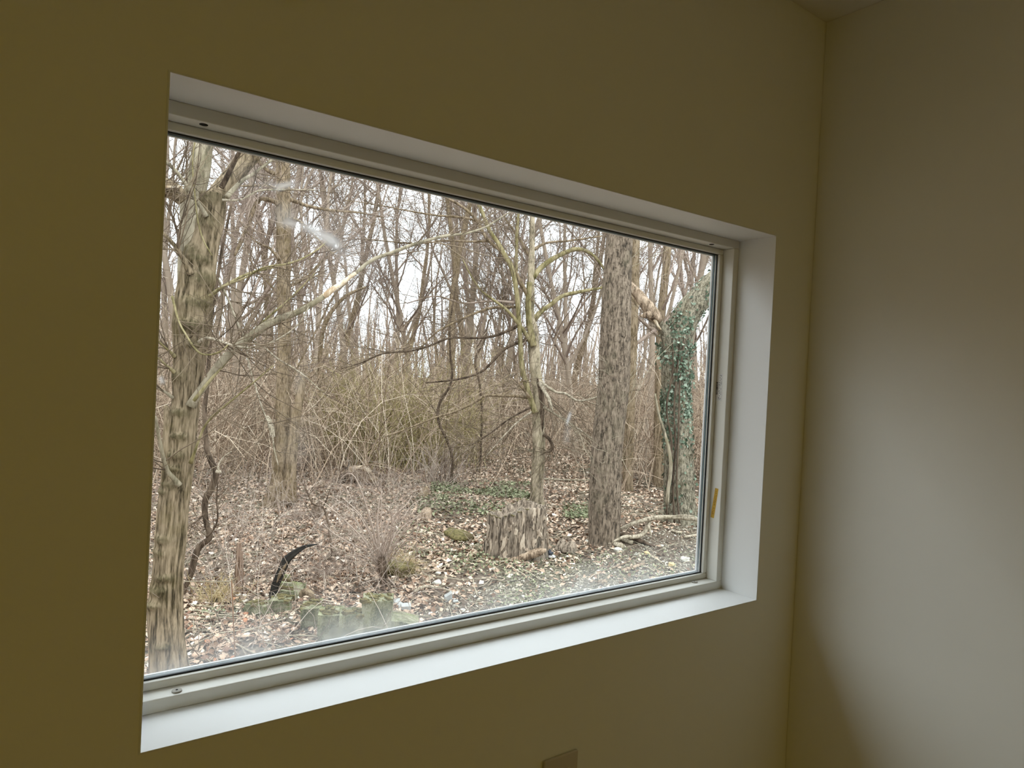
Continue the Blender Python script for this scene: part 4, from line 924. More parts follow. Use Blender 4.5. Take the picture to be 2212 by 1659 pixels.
# ivy
e = empty('ivy', G(1455, 1128), 'green ivy climbing the forked tree at the right edge', 'ivy')
N_ = 11000; s = np.concatenate([[0], np.cumsum(np.linalg.norm(np.diff(PI, axis=0), axis=1))])
k = rng.integers(0, len(PI), N_); T_ = norm(np.gradient(PI, axis=0)); A = norm(np.cross(T_, np.array([[1.0, 0, 0]]))); B = np.cross(T_, A)
th = rng.uniform(0, 2 * np.pi, N_); nr = np.cos(th)[:, None] * A[k] + np.sin(th)[:, None] * B[k]
side = nr @ RR; pu, pv = pix(PI[k])
pv = pv + rng.normal(0, 8, N_)
dens = np.where(pv < 690, 0.10, np.where(pv < 740, .45 * (side < .5), np.where(pv < 790, .9, np.where(pv < 835, 1.0 * (side > -.3), np.where(pv < 900, .8, np.where(pv < 960, .3, .06))))))
dens = dens * (0.45 + 0.9 * (vnoise(np.stack([th * 1.2, s[k] * 3, th * 0], -1)) > -.25))
kk = rng.random(N_) < dens
thick = np.where((pv > 740) & (pv < 830), .10, .04)
pos = PI[k] + nr * (RI[k] + rng.uniform(.01, 1, N_) * thick)[:, None]
V, T = leaf_mesh(pos[kk, 0], pos[kk, 1], pos[kk, 2], rng.uniform(.018, .036, kk.sum()), .5, 0, asp=.85, fold=.2, nrm=nr[kk])
mobj('leaves', V, T, M['ivy'], e, False, 'stuff')
for off in (-14, 2, 13):
    limb('stem', [(1455 + off, 1130, 2), (1452 + off * .8, 1050, 2), (1458 + off * .5, 960, 2), (1454 + off, 880, 2), (1462 + off * .6, 800, 1.8), (1466 + off, 730, 1.4)], d7 - .31, d7 - .27, M['bark_dark'], e, 6, 40)
# 8. thin dark saplings in the thicket
for pts, lab in [([(973, 1052, 3.4), (975, 1030, 3), (978, 994, 3), (968, 956, 3), (950, 918, 3), (945, 888, 2.8), (955, 860, 2.8), (970, 837, 2.6), (977, 805, 2.6), (973, 767, 2.4), (972, 700, 2), (985, 620, 1.5)], 'thin dark sapling with a zigzag stem in the middle of the thicket'),
                 ([(1037, 1022, 2.6), (1038, 990, 2.5), (1040, 944, 2.5), (1041, 893, 2.4), (1036, 830, 2.3), (1027, 777, 2.2), (1046, 736, 2), (1056, 690, 1.5)], 'thin straight dark sapling between the zigzag sapling and the small pale tree'),
                 ([(683, 1020, 3), (680, 960, 3), (686, 900, 3), (690, 800, 4.5), (694, 735, 5), (706, 690, 5), (735, 650, 4), (765, 630, 3), (790, 620, 2)], 'leaning grey-barked sapling bent to the right, left of the thicket'),
                 ([(538, 960, 6), (540, 930, 5), (541, 900, 4.5), (528, 895, 3), (512, 902, 1.5)], 'short dark snag with a hooked branch behind the pale broken stem')]:
    b0 = G(pts[0][0], pts[0][1]); dd_ = depth_of(b0); e = empty('sapling', b0, lab, 'sapling')
    P_, R_ = ppath(pts, dd_, dd_ + .2, 50); add_tube('stem', P_, R_, M['bark_mid'] if 'grey' in lab else M['bark_dark'], e, 8, ridges(3, 4, .05, .08))
    twigs_on([(P_, R_)], e, M['twig'], 22, 90, (.4, 1.3), (.15, .5), .006, rmin=.003)

# ------------------------------------------------------------------ things lying and standing on the ground
def lump(name, px, py, w, d, h, mat, label, cat, seed=1, amp=.3, group=None, sink=.3, part='body', rot=None):
    """an uneven rock-like body resting on the ground; w, d, h in metres"""
    c = G(px, py); e = empty(name, c, label, cat, group)
    m, K = 22, 13; th = np.arange(m) * 2 * np.pi / m; ph = np.linspace(0.04, np.pi - .04, K)
    D_ = np.stack([np.outer(np.sin(ph), np.cos(th)), np.outer(np.sin(ph), np.sin(th)), np.outer(np.cos(ph), np.ones(m))], -1)
    box = D_ / np.maximum(np.abs(D_).max(-1, keepdims=True), 1e-6); D2 = norm(D_) * .6 + box * .4
    rad = 1 + amp * vnoise(D_ * 1.7 + seed * 5.1) + amp * .4 * vnoise(D_ * 5 + seed)
    ya = rng.uniform(0, 3.14) if rot is None else rot; Lc = D2 * rad[..., None] * np.array([w / 2, d / 2, h / 2])
    X = Lc[..., 0] * math.cos(ya) - Lc[..., 1] * math.sin(ya); Y = Lc[..., 0] * math.sin(ya) + Lc[..., 1] * math.cos(ya)
    V = np.stack([X, Y, Lc[..., 2] + h / 2 - h * sink], -1).reshape(-1, 3) + c
    idx = np.arange(K * m).reshape(K, m); nx = np.roll(idx, -1, 1); Q = np.stack([idx[:-1], idx[1:], nx[1:], nx[:-1]], -1).reshape(-1, 4)
    mobj(part, V, Q, mat, e, True); return e
def slab(c, ax, size, mat, name, parent=None, jit=.006, tilt=(0, 0), n=4):
    """worn block: subdivided box with broken edges; ax = direction of its length on the ground"""
    sx, sy, sz = size; ca, sa = math.cos(ax), math.sin(ax)
    me = []
    V, Q = [], []; off = 0
    def face(o, u, v, nu, nv):
        nonlocal off
        for i in range(nu + 1):
            for j in range(nv + 1): V.append(o + u * i / nu + v * j / nv)
        for i in range(nu):
            for j in range(nv):
                a = off + i * (nv + 1) + j; Q.append((a, a + nv + 1, a + nv + 2, a + 1))
        off += (nu + 1) * (nv + 1)
    o = np.array([-sx / 2, -sy / 2, 0.0]); X, Y, Z = np.array([sx, 0, 0.0]), np.array([0, sy, 0.0]), np.array([0, 0, sz])
    face(o, X, Z, n, n); face(o + Y, Z, X, n, n); face(o, Z, Y, n, n); face(o + X, Y, Z, n, n); face(o + Z, X, Y, n, n); face(o, Y, X, n, n)
    V = np.array(V); V = V + jit * np.stack([vnoise(V * 9 + k * 11 + c[0] * 3) for k in range(3)], -1) * 2
    tx, ty = tilt; V[:, 2] += V[:, 0] * math.tan(tx) + V[:, 1] * math.tan(ty)
    Wd = np.stack([V[:, 0] * ca - V[:, 1] * sa, V[:, 0] * sa + V[:, 1] * ca, V[:, 2]], -1) + c
    return Wd, np.array(Q)
VX = math.atan2(RR[1], RR[0])     # ground heading of the picture's left-right direction

# old stump with loosening bark
b0 = G(1113, 1208); ds = depth_of(b0); pxm = ds / F
st = empty('tree_stump', b0, 'wide rotting tree stump with flaking bark in front of the small pale tree', 'stump')
m, K = 110, 36; th = np.arange(m) * 2 * np.pi / m; Rs = 64 * pxm
cs = np.cos(th - VX)                     # +1 towards picture right
top = (88 + 22 * np.clip(cs + .75, 0, 1) + 5 * vnoise(np.stack([np.cos(th) * 4, np.sin(th) * 4, th * 0], -1)) + 3 * vnoise(np.stack([np.cos(th) * 16, np.sin(th) * 16, th * 0], -1))) * pxm
t = np.linspace(0, 1, K)[:, None]
pn = np.stack(np.broadcast_arrays(np.cos(th)[None] * 8, np.sin(th)[None] * 8, t * 3), -1); pn2 = np.stack(np.broadcast_arrays(np.cos(th)[None] * 2, np.sin(th)[None] * 2, t * 2 + 3), -1)
rad = Rs * (1.06 - .10 * t + .10 * (1 - t) ** 3) * (1 + .05 * (1 - 2 * np.abs(vnoise(pn))) + .05 * vnoise(pn2))
ctr = b0 + (FF * np.array([1, 1, 0])) * Rs * .8
zz = t * (top[None] + .12) - .12
OUT = np.stack([ctr[0] + rad * np.cos(th)[None], ctr[1] + rad * np.sin(th)[None], ctr[2] + zz], -1)
OUT[..., 0] += (RR[0] * 4 * pxm) * t[..., :] if False else 0
IN1 = ctr + (OUT[-1] - ctr) * np.array([.90, .90, 1.0]) - np.array([0, 0, .01]); IN2 = ctr + (OUT[-1] - ctr) * np.array([.82, .82, 1]) - np.array([0, 0, .09])
V = np.concatenate([OUT.reshape(-1, 3), IN1, IN2, [IN2.mean(0) - np.array([0, 0, .04])]])
idx = np.arange((K + 2) * m).reshape(K + 2, m); nx = np.roll(idx, -1, 1); Q = np.stack([idx[:-1], nx[:-1], nx[1:], idx[1:]], -1).reshape(-1, 4)
T = np.array([(idx[-1, j], idx[-1, (j + 1) % m], (K + 2) * m) for j in range(m)]); mobj('stump_body', V, [Q, T], M['stump_bark'], st, True)
for k in range(210):
    j = int(rng.integers(0, m)); a = th[j]; f = rng.uniform(.06, .95); hh = rng.uniform(.03, .12) * (1 if rng.random() < .7 else .5); ww = rng.uniform(.010, .034); r = float(np.interp(f, t[:, 0], rad[:, j])); lo = rng.uniform(.001, .011)
    z_ = float(top[j]) * f; quad, back = [], []; ne = 9; lean_ = rng.normal(0, .15)
    for i_ in range(ne):
        q_ = i_ / ne * 2 * math.pi; rr0 = rng.uniform(.6, 1.15); u_, v_ = math.sin(q_) * rr0, -math.cos(q_) * rr0; z2 = min(z_ + v_ * hh, float(top[j]) + .012)
        a2 = a + (u_ * ww + v_ * hh * lean_) / r; up = lo * (1 - .5 * v_)
        quad.append(ctr + np.array([math.cos(a2) * (r + up + .003), math.sin(a2) * (r + up + .003), z2])); back.append(ctr + np.array([math.cos(a2) * (r - .012), math.sin(a2) * (r - .012), z2]))
    cen = np.mean(quad, 0) + np.array([math.cos(a), math.sin(a), 0]) * .003
    mobj('bark_plate', np.array(quad + back + [cen]), [np.array([(e_, ne + e_, ne + (e_ + 1) % ne, (e_ + 1) % ne) for e_ in range(ne)]), np.array([(2 * ne, e_, (e_ + 1) % ne) for e_ in range(ne)])], M['stump_plate'] if rng.random() < .6 else M['stump_bark'], st)
arc = [j for j in range(m) if -1 < cs[j] < .35]
arc = sorted(arc, key=lambda j: cs[j]); front = np.array([OUT[-1, j] + np.array([0, 0, .006]) for j in arc])
mm2 = MB()
for j in arc:
    if rng.random() < .4:
        vv, qq = slab(OUT[-1, j] + np.array([0, 0, -.008]), th[j], (.045, .03, .009), None, '', jit=.006, n=2); mm2.add(vv, qq)
mm2.build('moss_rim', M['moss'], st, True, 'stuff')
vv, Q_, T_ = tube1(*ppath([(1045, 1222, 3), (1070, 1217, 5), (1100, 1212, 7), (1140, 1200, 9), (1165, 1192, 8), (1180, 1188, 3)], ds - .12, ds - .05, 30), 12, ridges(3, 5, .1, .2)); mobj('root', vv, [Q_, T_], M['rot_wood'], st, True)
# small stubs and scraps right of the stump
for px, py, w, h, lab, mt in [(1208, 1190, .13, .17, 'small dark broken stub beside the wide stump', 'stump_bark'), (1228, 1194, .17, .16, 'squat dark stub right of the smaller stub beside the wide stump', 'stump_bark'), (678, 1116, .16, .24, 'short dark broken stub among the brambles left of centre', 'bark_dark'), (915, 1122, .18, .2, 'little brown root stub in the leaves left of the wide stump', 'rot_wood'), (912, 1073, .13, .2, 'small mossy stub left of the green creeping patch', 'bark_mid')]:
    c = G(px, py); e = empty('root_stub', c, lab, 'stump')
    P_ = np.array([c + np.array([0.02 * k, .01 * k, h * (k / 5) - .04]) for k in range(6)]); add_tube('stub', P_, w / 2 * np.array([1.2, 1, .95, .9, .8, .45]), M[mt], e, 22, ridges(4, 7, .14, .2))
    P_ = np.array([c + np.array([.05, -.02, -.02]) + (RR * .05 + np.array([0, 0, h * .4])) * k for k in np.linspace(0, 1.2, 5)]); add_tube('splinter', P_, w / 4 * np.array([1, .9, .7, .5, .2]), M[mt], e, 10, ridges(4, 7, .14, .2))
def scrap(px, py, size, lab, parts):
    c = G(px, py); e = empty('litter_scrap', c, lab, 'rubbish')
    for i, (dx, dz, s_, mt) in enumerate(parts):
        burl(c + RR * dx + np.array([0, 0, dz]), s_, M[mt], e, 'crumpled_plastic' if 'dark' in mt else 'white_piece', i + px, .5, (1, .8, .7))
scrap(1180, 1204, .1, 'crumpled dark plastic with white pieces at the right foot of the wide stump', [(-.03, .05, .06, 'plastic_dark'), (.03, .06, .05, 'plastic_dark'), (.05, .02, .03, 'plastic_white'), (.09, .01, .025, 'plastic_white')])
scrap(1297, 1174, .1, 'dark and white rubbish at the foot of the thick flaky tree', [(0, .04, .045, 'plastic_dark'), (-.06, .02, .03, 'plastic_white'), (.05, .03, .03, 'plastic_white')])
# pale fallen branch with a forked arm
c = G(1380, 1160); df = depth_of(c)
e = empty('fallen_branch', c, 'long pale fallen branch lying in front of the ivy tree', 'branch')
def gpath(pts, lift, n=40):
    C = catmull(pts, n); P_ = np.array([G(a_, b_) for a_, b_, _ in C]); dp = np.array([depth_of(p) for p in P_]); R_ = C[:, 2] * dp / F; P_[:, 2] += R_ * .8 + lift; return P_, R_
def lpath(pts, d0, d1, n=40): return ppath(pts, d0, d1, n)
P_, R_ = lpath([(1266, 1166, 2), (1300, 1154, 2.6), (1337, 1143, 3.2), (1370, 1130, 3.8), (1395, 1123, 4.6), (1413, 1119, 5), (1451, 1117, 4.4), (1480, 1119, 4.2), (1507, 1123, 4.2), (1560, 1138, 4)], 9.7, 9.4); add_tube('main_stem', P_, R_, M['limb_pale'], e, 12, ridges(3, 4, .05, .08))
P_, R_ = lpath([(1314, 1175, 2), (1332, 1166, 2.4), (1350, 1160, 4.2), (1368, 1160, 4.6), (1383, 1157, 4.8), (1394, 1148, 4.8), (1399, 1138, 4.6), (1404, 1126, 4.2)], 9.35, 9.6); add_tube('forked_arm', P_, R_, M['limb_pale'], e, 12, ridges(3, 4, .05, .08))
P_, R_ = lpath([(1400, 1136, 3.2), (1404, 1146, 2.8), (1407, 1156, 1.6)], 9.5, 9.45, 12); add_tube('forked_arm', P_, R_, M['limb_pale'], e, 8)
P_, R_ = lpath([(1450, 1116, 2), (1475, 1113, 1.6), (1500, 1116, 1.4), (1510, 1124, 1)], 9.5, 9.4, 16); add_tube('side_twig', P_, R_, M['limb_pale'], e, 6)
c = G(1375, 1172); e = empty('root_clump', c, 'dark gnarled root half buried below the pale fallen branch', 'root')
for pts in ([(1336, 1160, 3), (1348, 1162, 7), (1362, 1166, 6), (1390, 1176, 4.5), (1415, 1184, 2)], [(1346, 1162, 6), (1335, 1158, 3), (1306, 1152, 2)], [(1350, 1164, 5), (1330, 1172, 3), (1312, 1178, 2)]):
    P_, R_ = gpath(pts, .01, 24); add_tube('root', P_, R_, M['bark_dark'], e, 10, ridges(3, 5, .12, .2))
# split boards and sticks at the right
for i, (pts, lab) in enumerate([([(1449, 1149, 3), (1473, 1155, 3)], 'short pale split stick below the ivy tree'), ([(1478, 1163, 3), (1512, 1158, 3)], 'pale split stick by the right edge of the pane'), ([(1336, 1167, 5), (1366, 1177, 5)], 'yellowish plank end below the forked arm of the fallen branch'),
                    ([(1320, 1177, 6), (1346, 1187, 6)], 'whitish broken board on the chips below the thick tree'), ([(894, 1283, 3.5), (908, 1275, 4), (922, 1271, 3.6), (953, 1275, 3.4), (977, 1282, 3)], 'pale curved stick lying on the chips in the middle foreground'),
                    ([(1270, 1250, 2), (1360, 1215, 2)], 'thin brown stick on the bare soil below the thick tree'), ([(470, 1375, 2.5), (520, 1400, 2.5), (565, 1424, 2.2)], 'long pale stick lying in the leaves right of the wire'), ([(840, 1237, 2), (900, 1237, 2), (945, 1236, 2), (990, 1233, 1.5)], 'thin reddish stick lying right of the sprouting stub'),
                    ([(1050, 1219, 2), (1130, 1210, 2), (1175, 1203, 1.6)], 'thin brown stick lying along the foot of the wide stump'), ([(1345, 1237, 4), (1390, 1222, 4)], 'dark weathered stick on the bare soil in the right foreground')]):
    P_, R_ = gpath(pts, .005, 16); o = mobj('fallen_stick', *(lambda r: (r[0], [r[1], r[2]]))(tube1(P_, R_, 8, ridges(3, 6, .1, .1))), M['limb_pale'] if i not in (5, 7, 9) else M['rot_wood'], None, True); tag(o, lab, 'stick', 'sticks on the ground')
# rotten log at the thicket's edge
c = G(778, 1046); dlg = depth_of(c)
e = empty('rotten_log', c, 'orange-brown rotten log with a dark hollow end at the edge of the thicket', 'log')
V, Q, T = tube1(*ppath([(750, 1026, 20), (765, 1027, 21), (780, 1030, 19), (797, 1034, 15), (810, 1038, 9), (816, 1040, 4)], dlg + .1, dlg - .1, 40), 36, ridges(5, 3, .1, .12)); mobj('shaft', V, [Q, T], M['rot_wood'], e, True)
V, Q, T = tube1(*ppath([(745, 1026, 19), (749, 1026, 19.5), (753, 1027, 18)], dlg + .04, dlg + .06, 8), 30, ridges(5, 3, .12, .1)); mobj('hollow_end', V, [Q, T], M['bark_dark'], e, True)
V, Q, T = tube1(*ppath([(768, 1012, 3), (780, 1010, 5), (794, 1016, 5), (803, 1024, 2)], dlg - .15, dlg - .15, 20), 10, ridges(5, 3, .2, .12)); mobj('pale_splinter', V, [Q, T], M['raw_wood'], e, True)
lump('dark_root_mass', 744, 1046, .3, .3, .28, M['bark_dark'], 'dark root mass at the left end of the rotten log', 'root', 3, .45)
# white fallen log far right of the small tree
P_, R_ = gpath([(1172, 1038, 2.4), (1200, 1040, 2.6), (1240, 1041, 2.2), (1275, 1040, 1.6)], .02, 24); o = mobj('fallen_log', *(lambda r: (r[0], [r[1], r[2]]))(tube1(P_, R_, 10, ridges(3, 2, .08, .1))), M['limb_pale'], None, True); tag(o, 'thin whitish log lying on the ground behind the small pale tree', 'log')
# mossy mounds and dry grass tufts
lump('mossy_rock', 990, 1163, .42, .3, .16, M['moss'], 'low mossy rock in the leaves left of the wide stump', 'rock', 8, .3)
lump('mossy_mound', 866, 1240, .32, .28, .2, M['moss'], 'yellowish mossy mound beside the sprouting stub', 'mound', 9, .3)
for px, py, n, L, lab in [(868, 1232, 220, .34, 'tuft of yellow dry grass beside the sprouting stub'), (700, 1245, 90, .3, 'reddish dry tuft left of the sprouting stub'), (468, 1300, 120, .38, 'dry upright grass tuft behind the bent wire'), (640, 1120, 60, .3, 'thin dry grass tuft behind the curved black strip')]:
    shrub(px, py, n, L * .4, L, lab, M['grass_dry'] if 'yellow' in lab or 'upright' in lab else M['bramble'], 'grass_tuft', .5, .6, .0022, .09, None, 1, 'grass')
# sprouting stub with a fan of shoots
b0 = G(829, 1262); d8 = depth_of(b0)
e = empty('sprouting_stub', b0, 'cut mossy stub sprouting a fan of thin bare shoots in the foreground', 'shrub')
P_, R_ = ppath([(832, 1280, 13), (830, 1258, 10), (827, 1235, 8.5), (825, 1215, 8), (824, 1203, 6)], d8 - .06, d8 - .06, 40); add_tube('stub', P_, R_, M['bark_dark'], e, 20, ridges(4, 7, .1, .15))
sh = []
for pts in ([(822, 1212, 2.6), (812, 1170, 2.2), (801, 1126, 2), (790, 1090, 1.8), (783, 1068, 1.6), (765, 1028, 1.3), (748, 1024, 1), (735, 1036, .8)], [(826, 1200, 2), (828, 1170, 1.8), (832, 1150, 1.7), (844, 1121, 1.5), (877, 1091, 1.2), (890, 1070, .8)], [(818, 1220, 2), (790, 1190, 1.7), (763, 1177, 1.5), (720, 1152, 1.2), (700, 1132, 1)],
            [(818, 1216, 2), (780, 1160, 1.7), (740, 1120, 1.5), (708, 1092, 1.2), (690, 1080, .8)], [(820, 1210, 2), (800, 1150, 1.6), (776, 1110, 1.4), (740, 1075, 1)], [(824, 1206, 2), (816, 1140, 1.7), (818, 1090, 1.4), (826, 1060, 1)], [(826, 1210, 2), (842, 1170, 1.6), (846, 1130, 1.4), (842, 1090, 1)],
            [(830, 1240, 2.5), (850, 1262, 2), (880, 1290, 1.6), (920, 1315, 1.2)], [(828, 1250, 2.5), (790, 1258, 2), (745, 1280, 1.8), (690, 1310, 1.6), (650, 1330, 1.2)], [(822, 1225, 2), (800, 1210, 1.6), (770, 1200, 1.3), (735, 1205, 1)]):
    sh.append(limb('shoot', pts, d8, d8 + rng.uniform(-.4, .4), M['bramble'], e, 6, 24))
for k in range(26):
    a = rng.uniform(-1.3, .8); L = rng.uniform(60, 190); x0_, y0_ = 824 + rng.uniform(-5, 5), 1222 + rng.uniform(-16, 16); bx = math.sin(a) * L; by = -math.cos(a) * L
    pts = [(x0_, y0_, 1.1), (x0_ + bx * .4, y0_ + by * .5, .9), (x0_ + bx * .75, y0_ + by * .85, .7), (x0_ + bx * 1.1, y0_ + by, .5)]; sh.append(limb('shoot', pts, d8, d8 + rng.uniform(-.6, .6), M['bramble'], e, 5, 12))
twigs_on(sh, e, M['bramble'], 160, 300, (.12, .4), (.06, .2), .002, rmin=.0009)
# dark curly twig left of it
b0 = G(713, 1210); e = empty('curly_twig', b0, 'dark curling dead twig standing left of the sprouting stub', 'twig'); dq = depth_of(b0)
qa = limb('stem', [(713, 1212, 2), (716, 1195, 2), (714, 1170, 2.2), (710, 1141, 2.2), (704, 1112, 2.2), (697, 1096, 2), (676, 1088, 2), (665, 1065, 1.6), (655, 1045, 1)], dq, dq + .3, M['bark_dark'], e, 7, 40)
qb = limb('side_twig', [(714, 1182, 2), (722, 1195, 1.9), (733, 1200, 1.8), (742, 1198, 1.5), (752, 1193, 1)], dq, dq - .1, M['bark_dark'], e, 6, 16); qc = limb('side_twig', [(697, 1096, 1.6), (706, 1078, 1.4), (716, 1050, 1)], dq, dq, M['bark_dark'], e, 6, 14)
twigs_on([qa, qb, qc], e, M['bramble'], 20, 30, (.1, .3), (.05, .15), .0025, rmin=.001)
# black curved strip
b0 = G(588, 1298); d9 = depth_of(b0)
e = empty('curved_strip', b0, 'black curved strip of old rubber arching up from the mossy blocks', 'strip')
P_, R_ = ppath([(582, 1306, 5), (588, 1292, 7), (594, 1268, 8), (604, 1243, 8.5), (617, 1213, 8.5), (628, 1201, 7.5), (641, 1191, 6), (657, 1182, 3.8), (672, 1178, 2.2), (684, 1176, .8)], d9, d9 - .1, 60)
Tn = norm(np.gradient(P_, axis=0)); Nn = norm(np.cross(Tn, FF[None])); V = np.concatenate([np.stack([P_ + Nn * R_[:, None] * s1 + FF * (.012 * s2 + .02 * (1 - s1 * s1)) for s1, s2 in ((-1, -1), (-.4, -2), (.4, -2), (1, -1), (1, 1), (0, .2), (-1, 1))], 1).reshape(-1, 3)])
m7 = 7; idx = np.arange(60 * m7).reshape(60, m7); nx = np.roll(idx, -1, 1); Q = np.stack([idx[:-1], nx[:-1], nx[1:], idx[1:]], -1).reshape(-1, 4); mobj('band', V, Q, M['rubber'], e, True)
V, Q, T = tube1(*ppath([(598, 1258, 1.5), (606, 1238, 3.4), (616, 1222, 3), (622, 1212, 1)], d9 - .05, d9 - .06, 16), 8, ridges(3, 9, .3, .2)); mobj('worn_patch', V, [Q, T], M['bark_mid'], e, True)
# bent wire and weathered stake
b0 = G(508, 1432); dw = depth_of(b0)
e = empty('bent_wire', b0, 'thin rusty rod bent into a square corner beside the knobbly tree', 'wire')
P_, R_ = ppath([(396, 1256, 1.1), (430, 1256, 1.1), (470, 1256, 1.1), (499, 1256, 1.2)], dw + .2, dw, 12); add_tube('cross_rod', P_, R_, M['twig_pale'], e, 6)
P_, R_ = ppath([(500, 1254, 1.4), (502, 1290, 1.4), (504, 1340, 1.4), (507, 1400, 1.4), (509, 1440, 1.4)], dw, dw, 20); add_tube('upright_rod', P_, R_, M['rust'], e, 6)
b0 = G(513, 1290); dk = depth_of(b0); e = empty('wooden_stake', b0, 'weathered brown wooden stake standing left of the curved black strip', 'stake')
P_, R_ = ppath([(512, 1302, 6.5), (513, 1270, 6.5), (514, 1230, 6.5), (516, 1195, 6), (517, 1172, 5)], dk, dk, 20); V, Q, T = tube1(P_, R_, 4, None); bevel(mobj('post', V, [Q, T], M['grey_wood'], e), .004)
P_, R_ = ppath([(523, 1300, 2.5), (524, 1240, 2.5), (523, 1190, 2)], dk + .1, dk + .1, 10); V, Q, T = tube1(P_, R_, 6, None); mobj('splinter', V, [Q, T], M['grey_wood'], e)
# broken concrete blocks of an old wall, in front left
def block(px, py, size, rot, lab, tilt=(0, 0), lift=-.03, moss=True, mat='concrete', name='concrete_block', jit=.006):
    c = G(px, py) + np.array([0, 0, lift]); e = empty(name, c, lab, 'block', 'blocks of the broken garden wall')
    V, Q = slab(c, VX + rot, size, None, '', jit=jit, tilt=tilt, n=8); mobj('body', V, Q, M[mat], e, True)
    if moss:
        mc = MB()
        for k_ in range(14):
            ox_, oy_ = rng.uniform(-.42, .42) * size[0], rng.uniform(-.42, .42) * size[1]; w_ = rng.uniform(.03, .07); a_ = VX + rot
            p_ = c + np.array([ox_ * math.cos(a_) - oy_ * math.sin(a_), ox_ * math.sin(a_) + oy_ * math.cos(a_), size[2] - .01 + ox_ * math.tan(tilt[0]) + oy_ * math.tan(tilt[1])])
            V, Q = slab(p_, a_ + rng.uniform(0, 3), (w_, w_ * .8, rng.uniform(.012, .03)), None, '', jit=.008, n=4); mc.add(V, Q)
        mc.build('moss_top', M['moss'], e, True, 'stuff')
    return e
block(560, 1326, (.20, .19, .13), -.15, 'mossy concrete block at the left end of the broken wall')
block(606, 1320, (.19, .19, .15), .12, 'mossy concrete block directly in front of the curved black strip')
# ribbed brick pile behind it
c = G(622, 1300); e = empty('ribbed_brick', c, 'mossy ribbed brick with five stepped ridges behind the broken wall', 'brick')
for k in range(6):
    V, Q = slab(c + np.array([FF[0], FF[1], 0]) * (.05 * k) - RR * .022 * k + np.array([0, 0, .02 + .026 * k]), VX - .15, (.155 - .012 * k, .034, .05), None, '', jit=.004, n=3); mobj('ridge', V, Q, M['moss'] if k % 2 == 0 else M['concrete'], e, True)
V, Q = slab(c + np.array([FF[0], FF[1], 0]) * .12 + np.array([0, 0, -.05]), VX - .15, (.17, .30, .09), None, '', n=4, tilt=(0, .45)); mobj('bed', V, Q, M['concrete'], e, True)
block(672, 1352, (.17, .2, .22), .2, 'leaning mossy concrete piece right of the ribbed brick', (.12, .1))
block(712, 1382, (.20, .2, .27), .25, 'tall mossy concrete piece in the middle of the broken wall', (-.08, .05))
block(757, 1392, (.20, .2, .30), .2, 'stained concrete piece left of the square topped block', (-.12, 0))
block(812, 1392, (.24, .21, .42), .12, 'square topped concrete block below the sprouting stub', (.0, .0))
block(872, 1392, (.22, .24, .25), .1, 'low grey concrete block at the right end of the broken wall', (-.22, .0), moss=False)
P_, R_ = ppath([(650, 1290, 4), (652, 1282, 7), (660, 1278, 7), (672, 1284, 6), (676, 1296, 4)], 6.5, 6.5, 20); o = mobj('root_hoop', *(lambda r: (r[0], [r[1], r[2]]))(tube1(P_, R_, 10, ridges(3, 6, .1, .1))), M['bark_mid'], None, True); tag(o, 'looped root arching between the mossy blocks', 'root')
# broken slates and stones
for px, py, s_, rot, tl, lab in [(853, 1304, (.10, .09, .012), .3, (.25, .35), 'grey slate shard tilted behind the square topped block'), (866, 1312, (.08, .06, .012), -.5, (-.2, .5), 'small grey slate shard right of the tilted slate'), (876, 1318, (.09, .07, .05), .2, (.1, .2), 'grey wedge of stone at the right end of the broken wall'), (968, 1298, (.075, .05, .075), .4, (.5, .2), 'upright grey slate shard in the middle foreground'), (985, 1300, (.05, .03, .02), .1, (.1, .3), 'little pale slate chip next to the upright slate shard')]:
    c = G(px, py); V, Q = slab(c, VX + rot, s_, None, '', jit=.004, tilt=tl, n=3); o = mobj('slate_shard', V, Q, M['slate']); tag(o, lab, 'stone', 'broken slates')
for i, (px, py, w, mt, lab) in enumerate([(946, 1240, .055, 'stone', 'white stone above the pale curved stick'), (944, 1262, .085, 'stone', 'flat whitish stone between the white stone and the curved stick'), (1397, 1197, .07, 'stone_yellow', 'yellow stone on the soil below the gnarled root'), (1375, 1198, .045, 'stone', 'small pale stone left of the yellow stone'),
                                        (1335, 1190, .09, 'stone', 'pale stone at the end of the whitish board'), (1480, 1212, .11, 'stone', 'flat pale stone by the right edge of the pane'), (1450, 1222, .08, 'stone_yellow', 'tan stone left of the flat pale stone'), (1225, 1205, .05, 'stone', 'small pale stone below the squat stub'), (1065, 1232, .05, 'stone', 'white stone at the lower left of the wide stump'),
                                        (1268, 1170, .05, 'stone', 'white stone at the left foot of the thick tree'), (1430, 1180, .05, 'stone', 'small stone below the pale split stick'), (1290, 1290, .04, 'stone', 'pebble in the middle of the bare soil'), (1410, 1250, .05, 'stone_yellow', 'tan pebble in the right foreground'), (1130, 1290, .04, 'stone', 'pale pebble low in the middle foreground'), (1000, 1320, .05, 'stone', 'pale pebble close to the window sill')]):
    lump('stone', px, py, w * 1.2, w * .9, w * .6, M[mt], lab, 'stone', i + 20, .3, 'stones on the bare soil', .2)
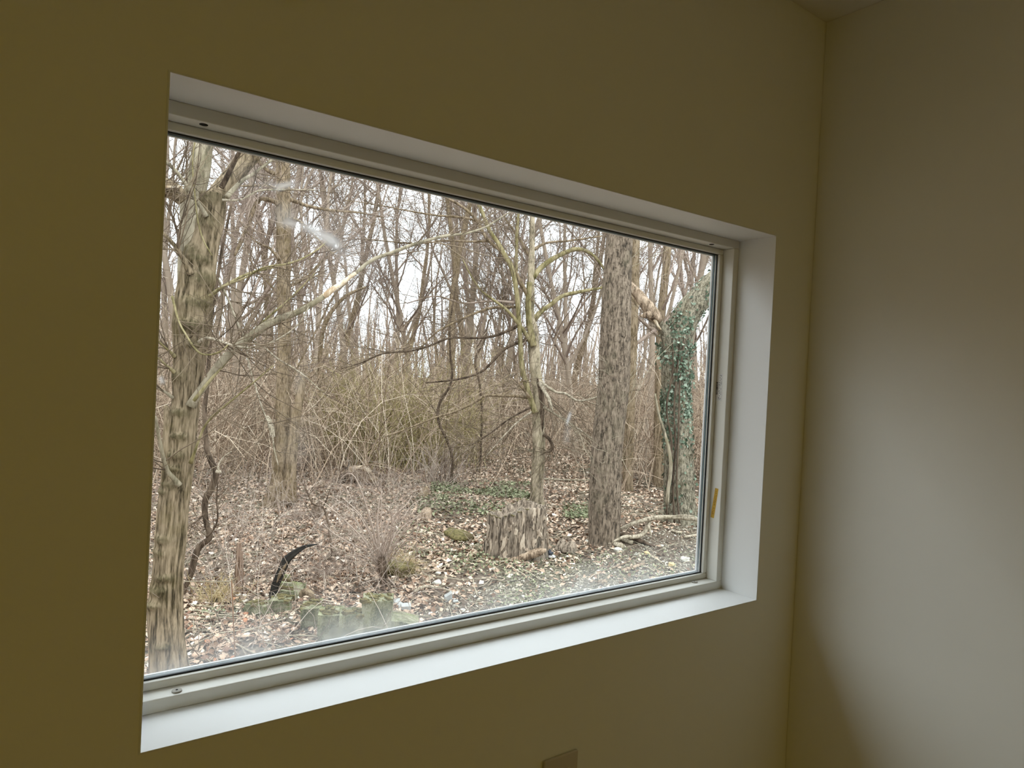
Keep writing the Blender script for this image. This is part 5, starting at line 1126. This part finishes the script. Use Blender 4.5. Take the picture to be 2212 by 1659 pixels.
lump('soil_clod', 1300, 1262, .14, .1, .06, M['bark_mid'], 'brown clod of soil in the right foreground', 'soil', 44, .4)
# single larger dry leaves close to the window
lf = None
def big_leaf_mesh():
    pts = [(0, -.5), (.16, -.34), (.34, -.3), (.26, -.12), (.42, .05), (.24, .12), (.22, .32), (.08, .28), (0, .5), (-.08, .28), (-.22, .32), (-.24, .12), (-.42, .05), (-.26, -.12), (-.34, -.3), (-.16, -.34)]
    V = np.array([(x, y, .25 * x * x + .10 * math.sin(y * 5)) for x, y in pts] + [(0, 0, -.04)]); V = np.vstack([V, V - np.array([0, 0, .015])]); n = len(pts)
    T = [(n, i, (i + 1) % n) for i in range(n)] + [(2 * n + 1, n + 1 + (i + 1) % n, n + 1 + i) for i in range(n)]
    return V, np.array(T), np.array([(i, n + 1 + i, n + 1 + (i + 1) % n, (i + 1) % n) for i in range(n)])
V, T, Q = big_leaf_mesh()
lmats = [plain('leaf_russet', (0.34, .15, .075), .7, .3, 9), plain('leaf_tan', (.47, .32, .22), .7, .25, 9), plain('leaf_grey', (.50, .44, .37), .7, .2, 9), plain('leaf_dark', (.17, .09, .055), .7, .3, 9)]
lmesh = [make_mesh('leaf', V, [T, Q], m_, True) for m_ in lmats]
names = ['russet dry leaf lying in the near litter by the knobbly tree', 'tan dry leaf lying in the near litter by the knobbly tree', 'greyish dry leaf lying in the near litter by the knobbly tree', 'dark brown dry leaf lying in the near litter by the knobbly tree']
for k in range(150):
    px, py = rng.uniform(320, 760), rng.uniform(1290, 1470)
    if py > 1490 - (px - 300) * .235: continue
    c = G(px, py, .035); kk = int(rng.choice([0, 1, 1, 2, 2, 3])); o = bpy.data.objects.new('fallen_leaf', lmesh[kk]); link(o)
    s_ = rng.uniform(.045, .085); o.scale = (s_, s_, s_); o.location = tuple(c); o.rotation_euler = (rng.normal(0, .35), rng.normal(0, .35), rng.uniform(0, 6.28))
    tag(o, names[kk], 'leaf', ['russet', 'tan', 'greyish', 'dark brown'][kk] + ' leaves close to the window')
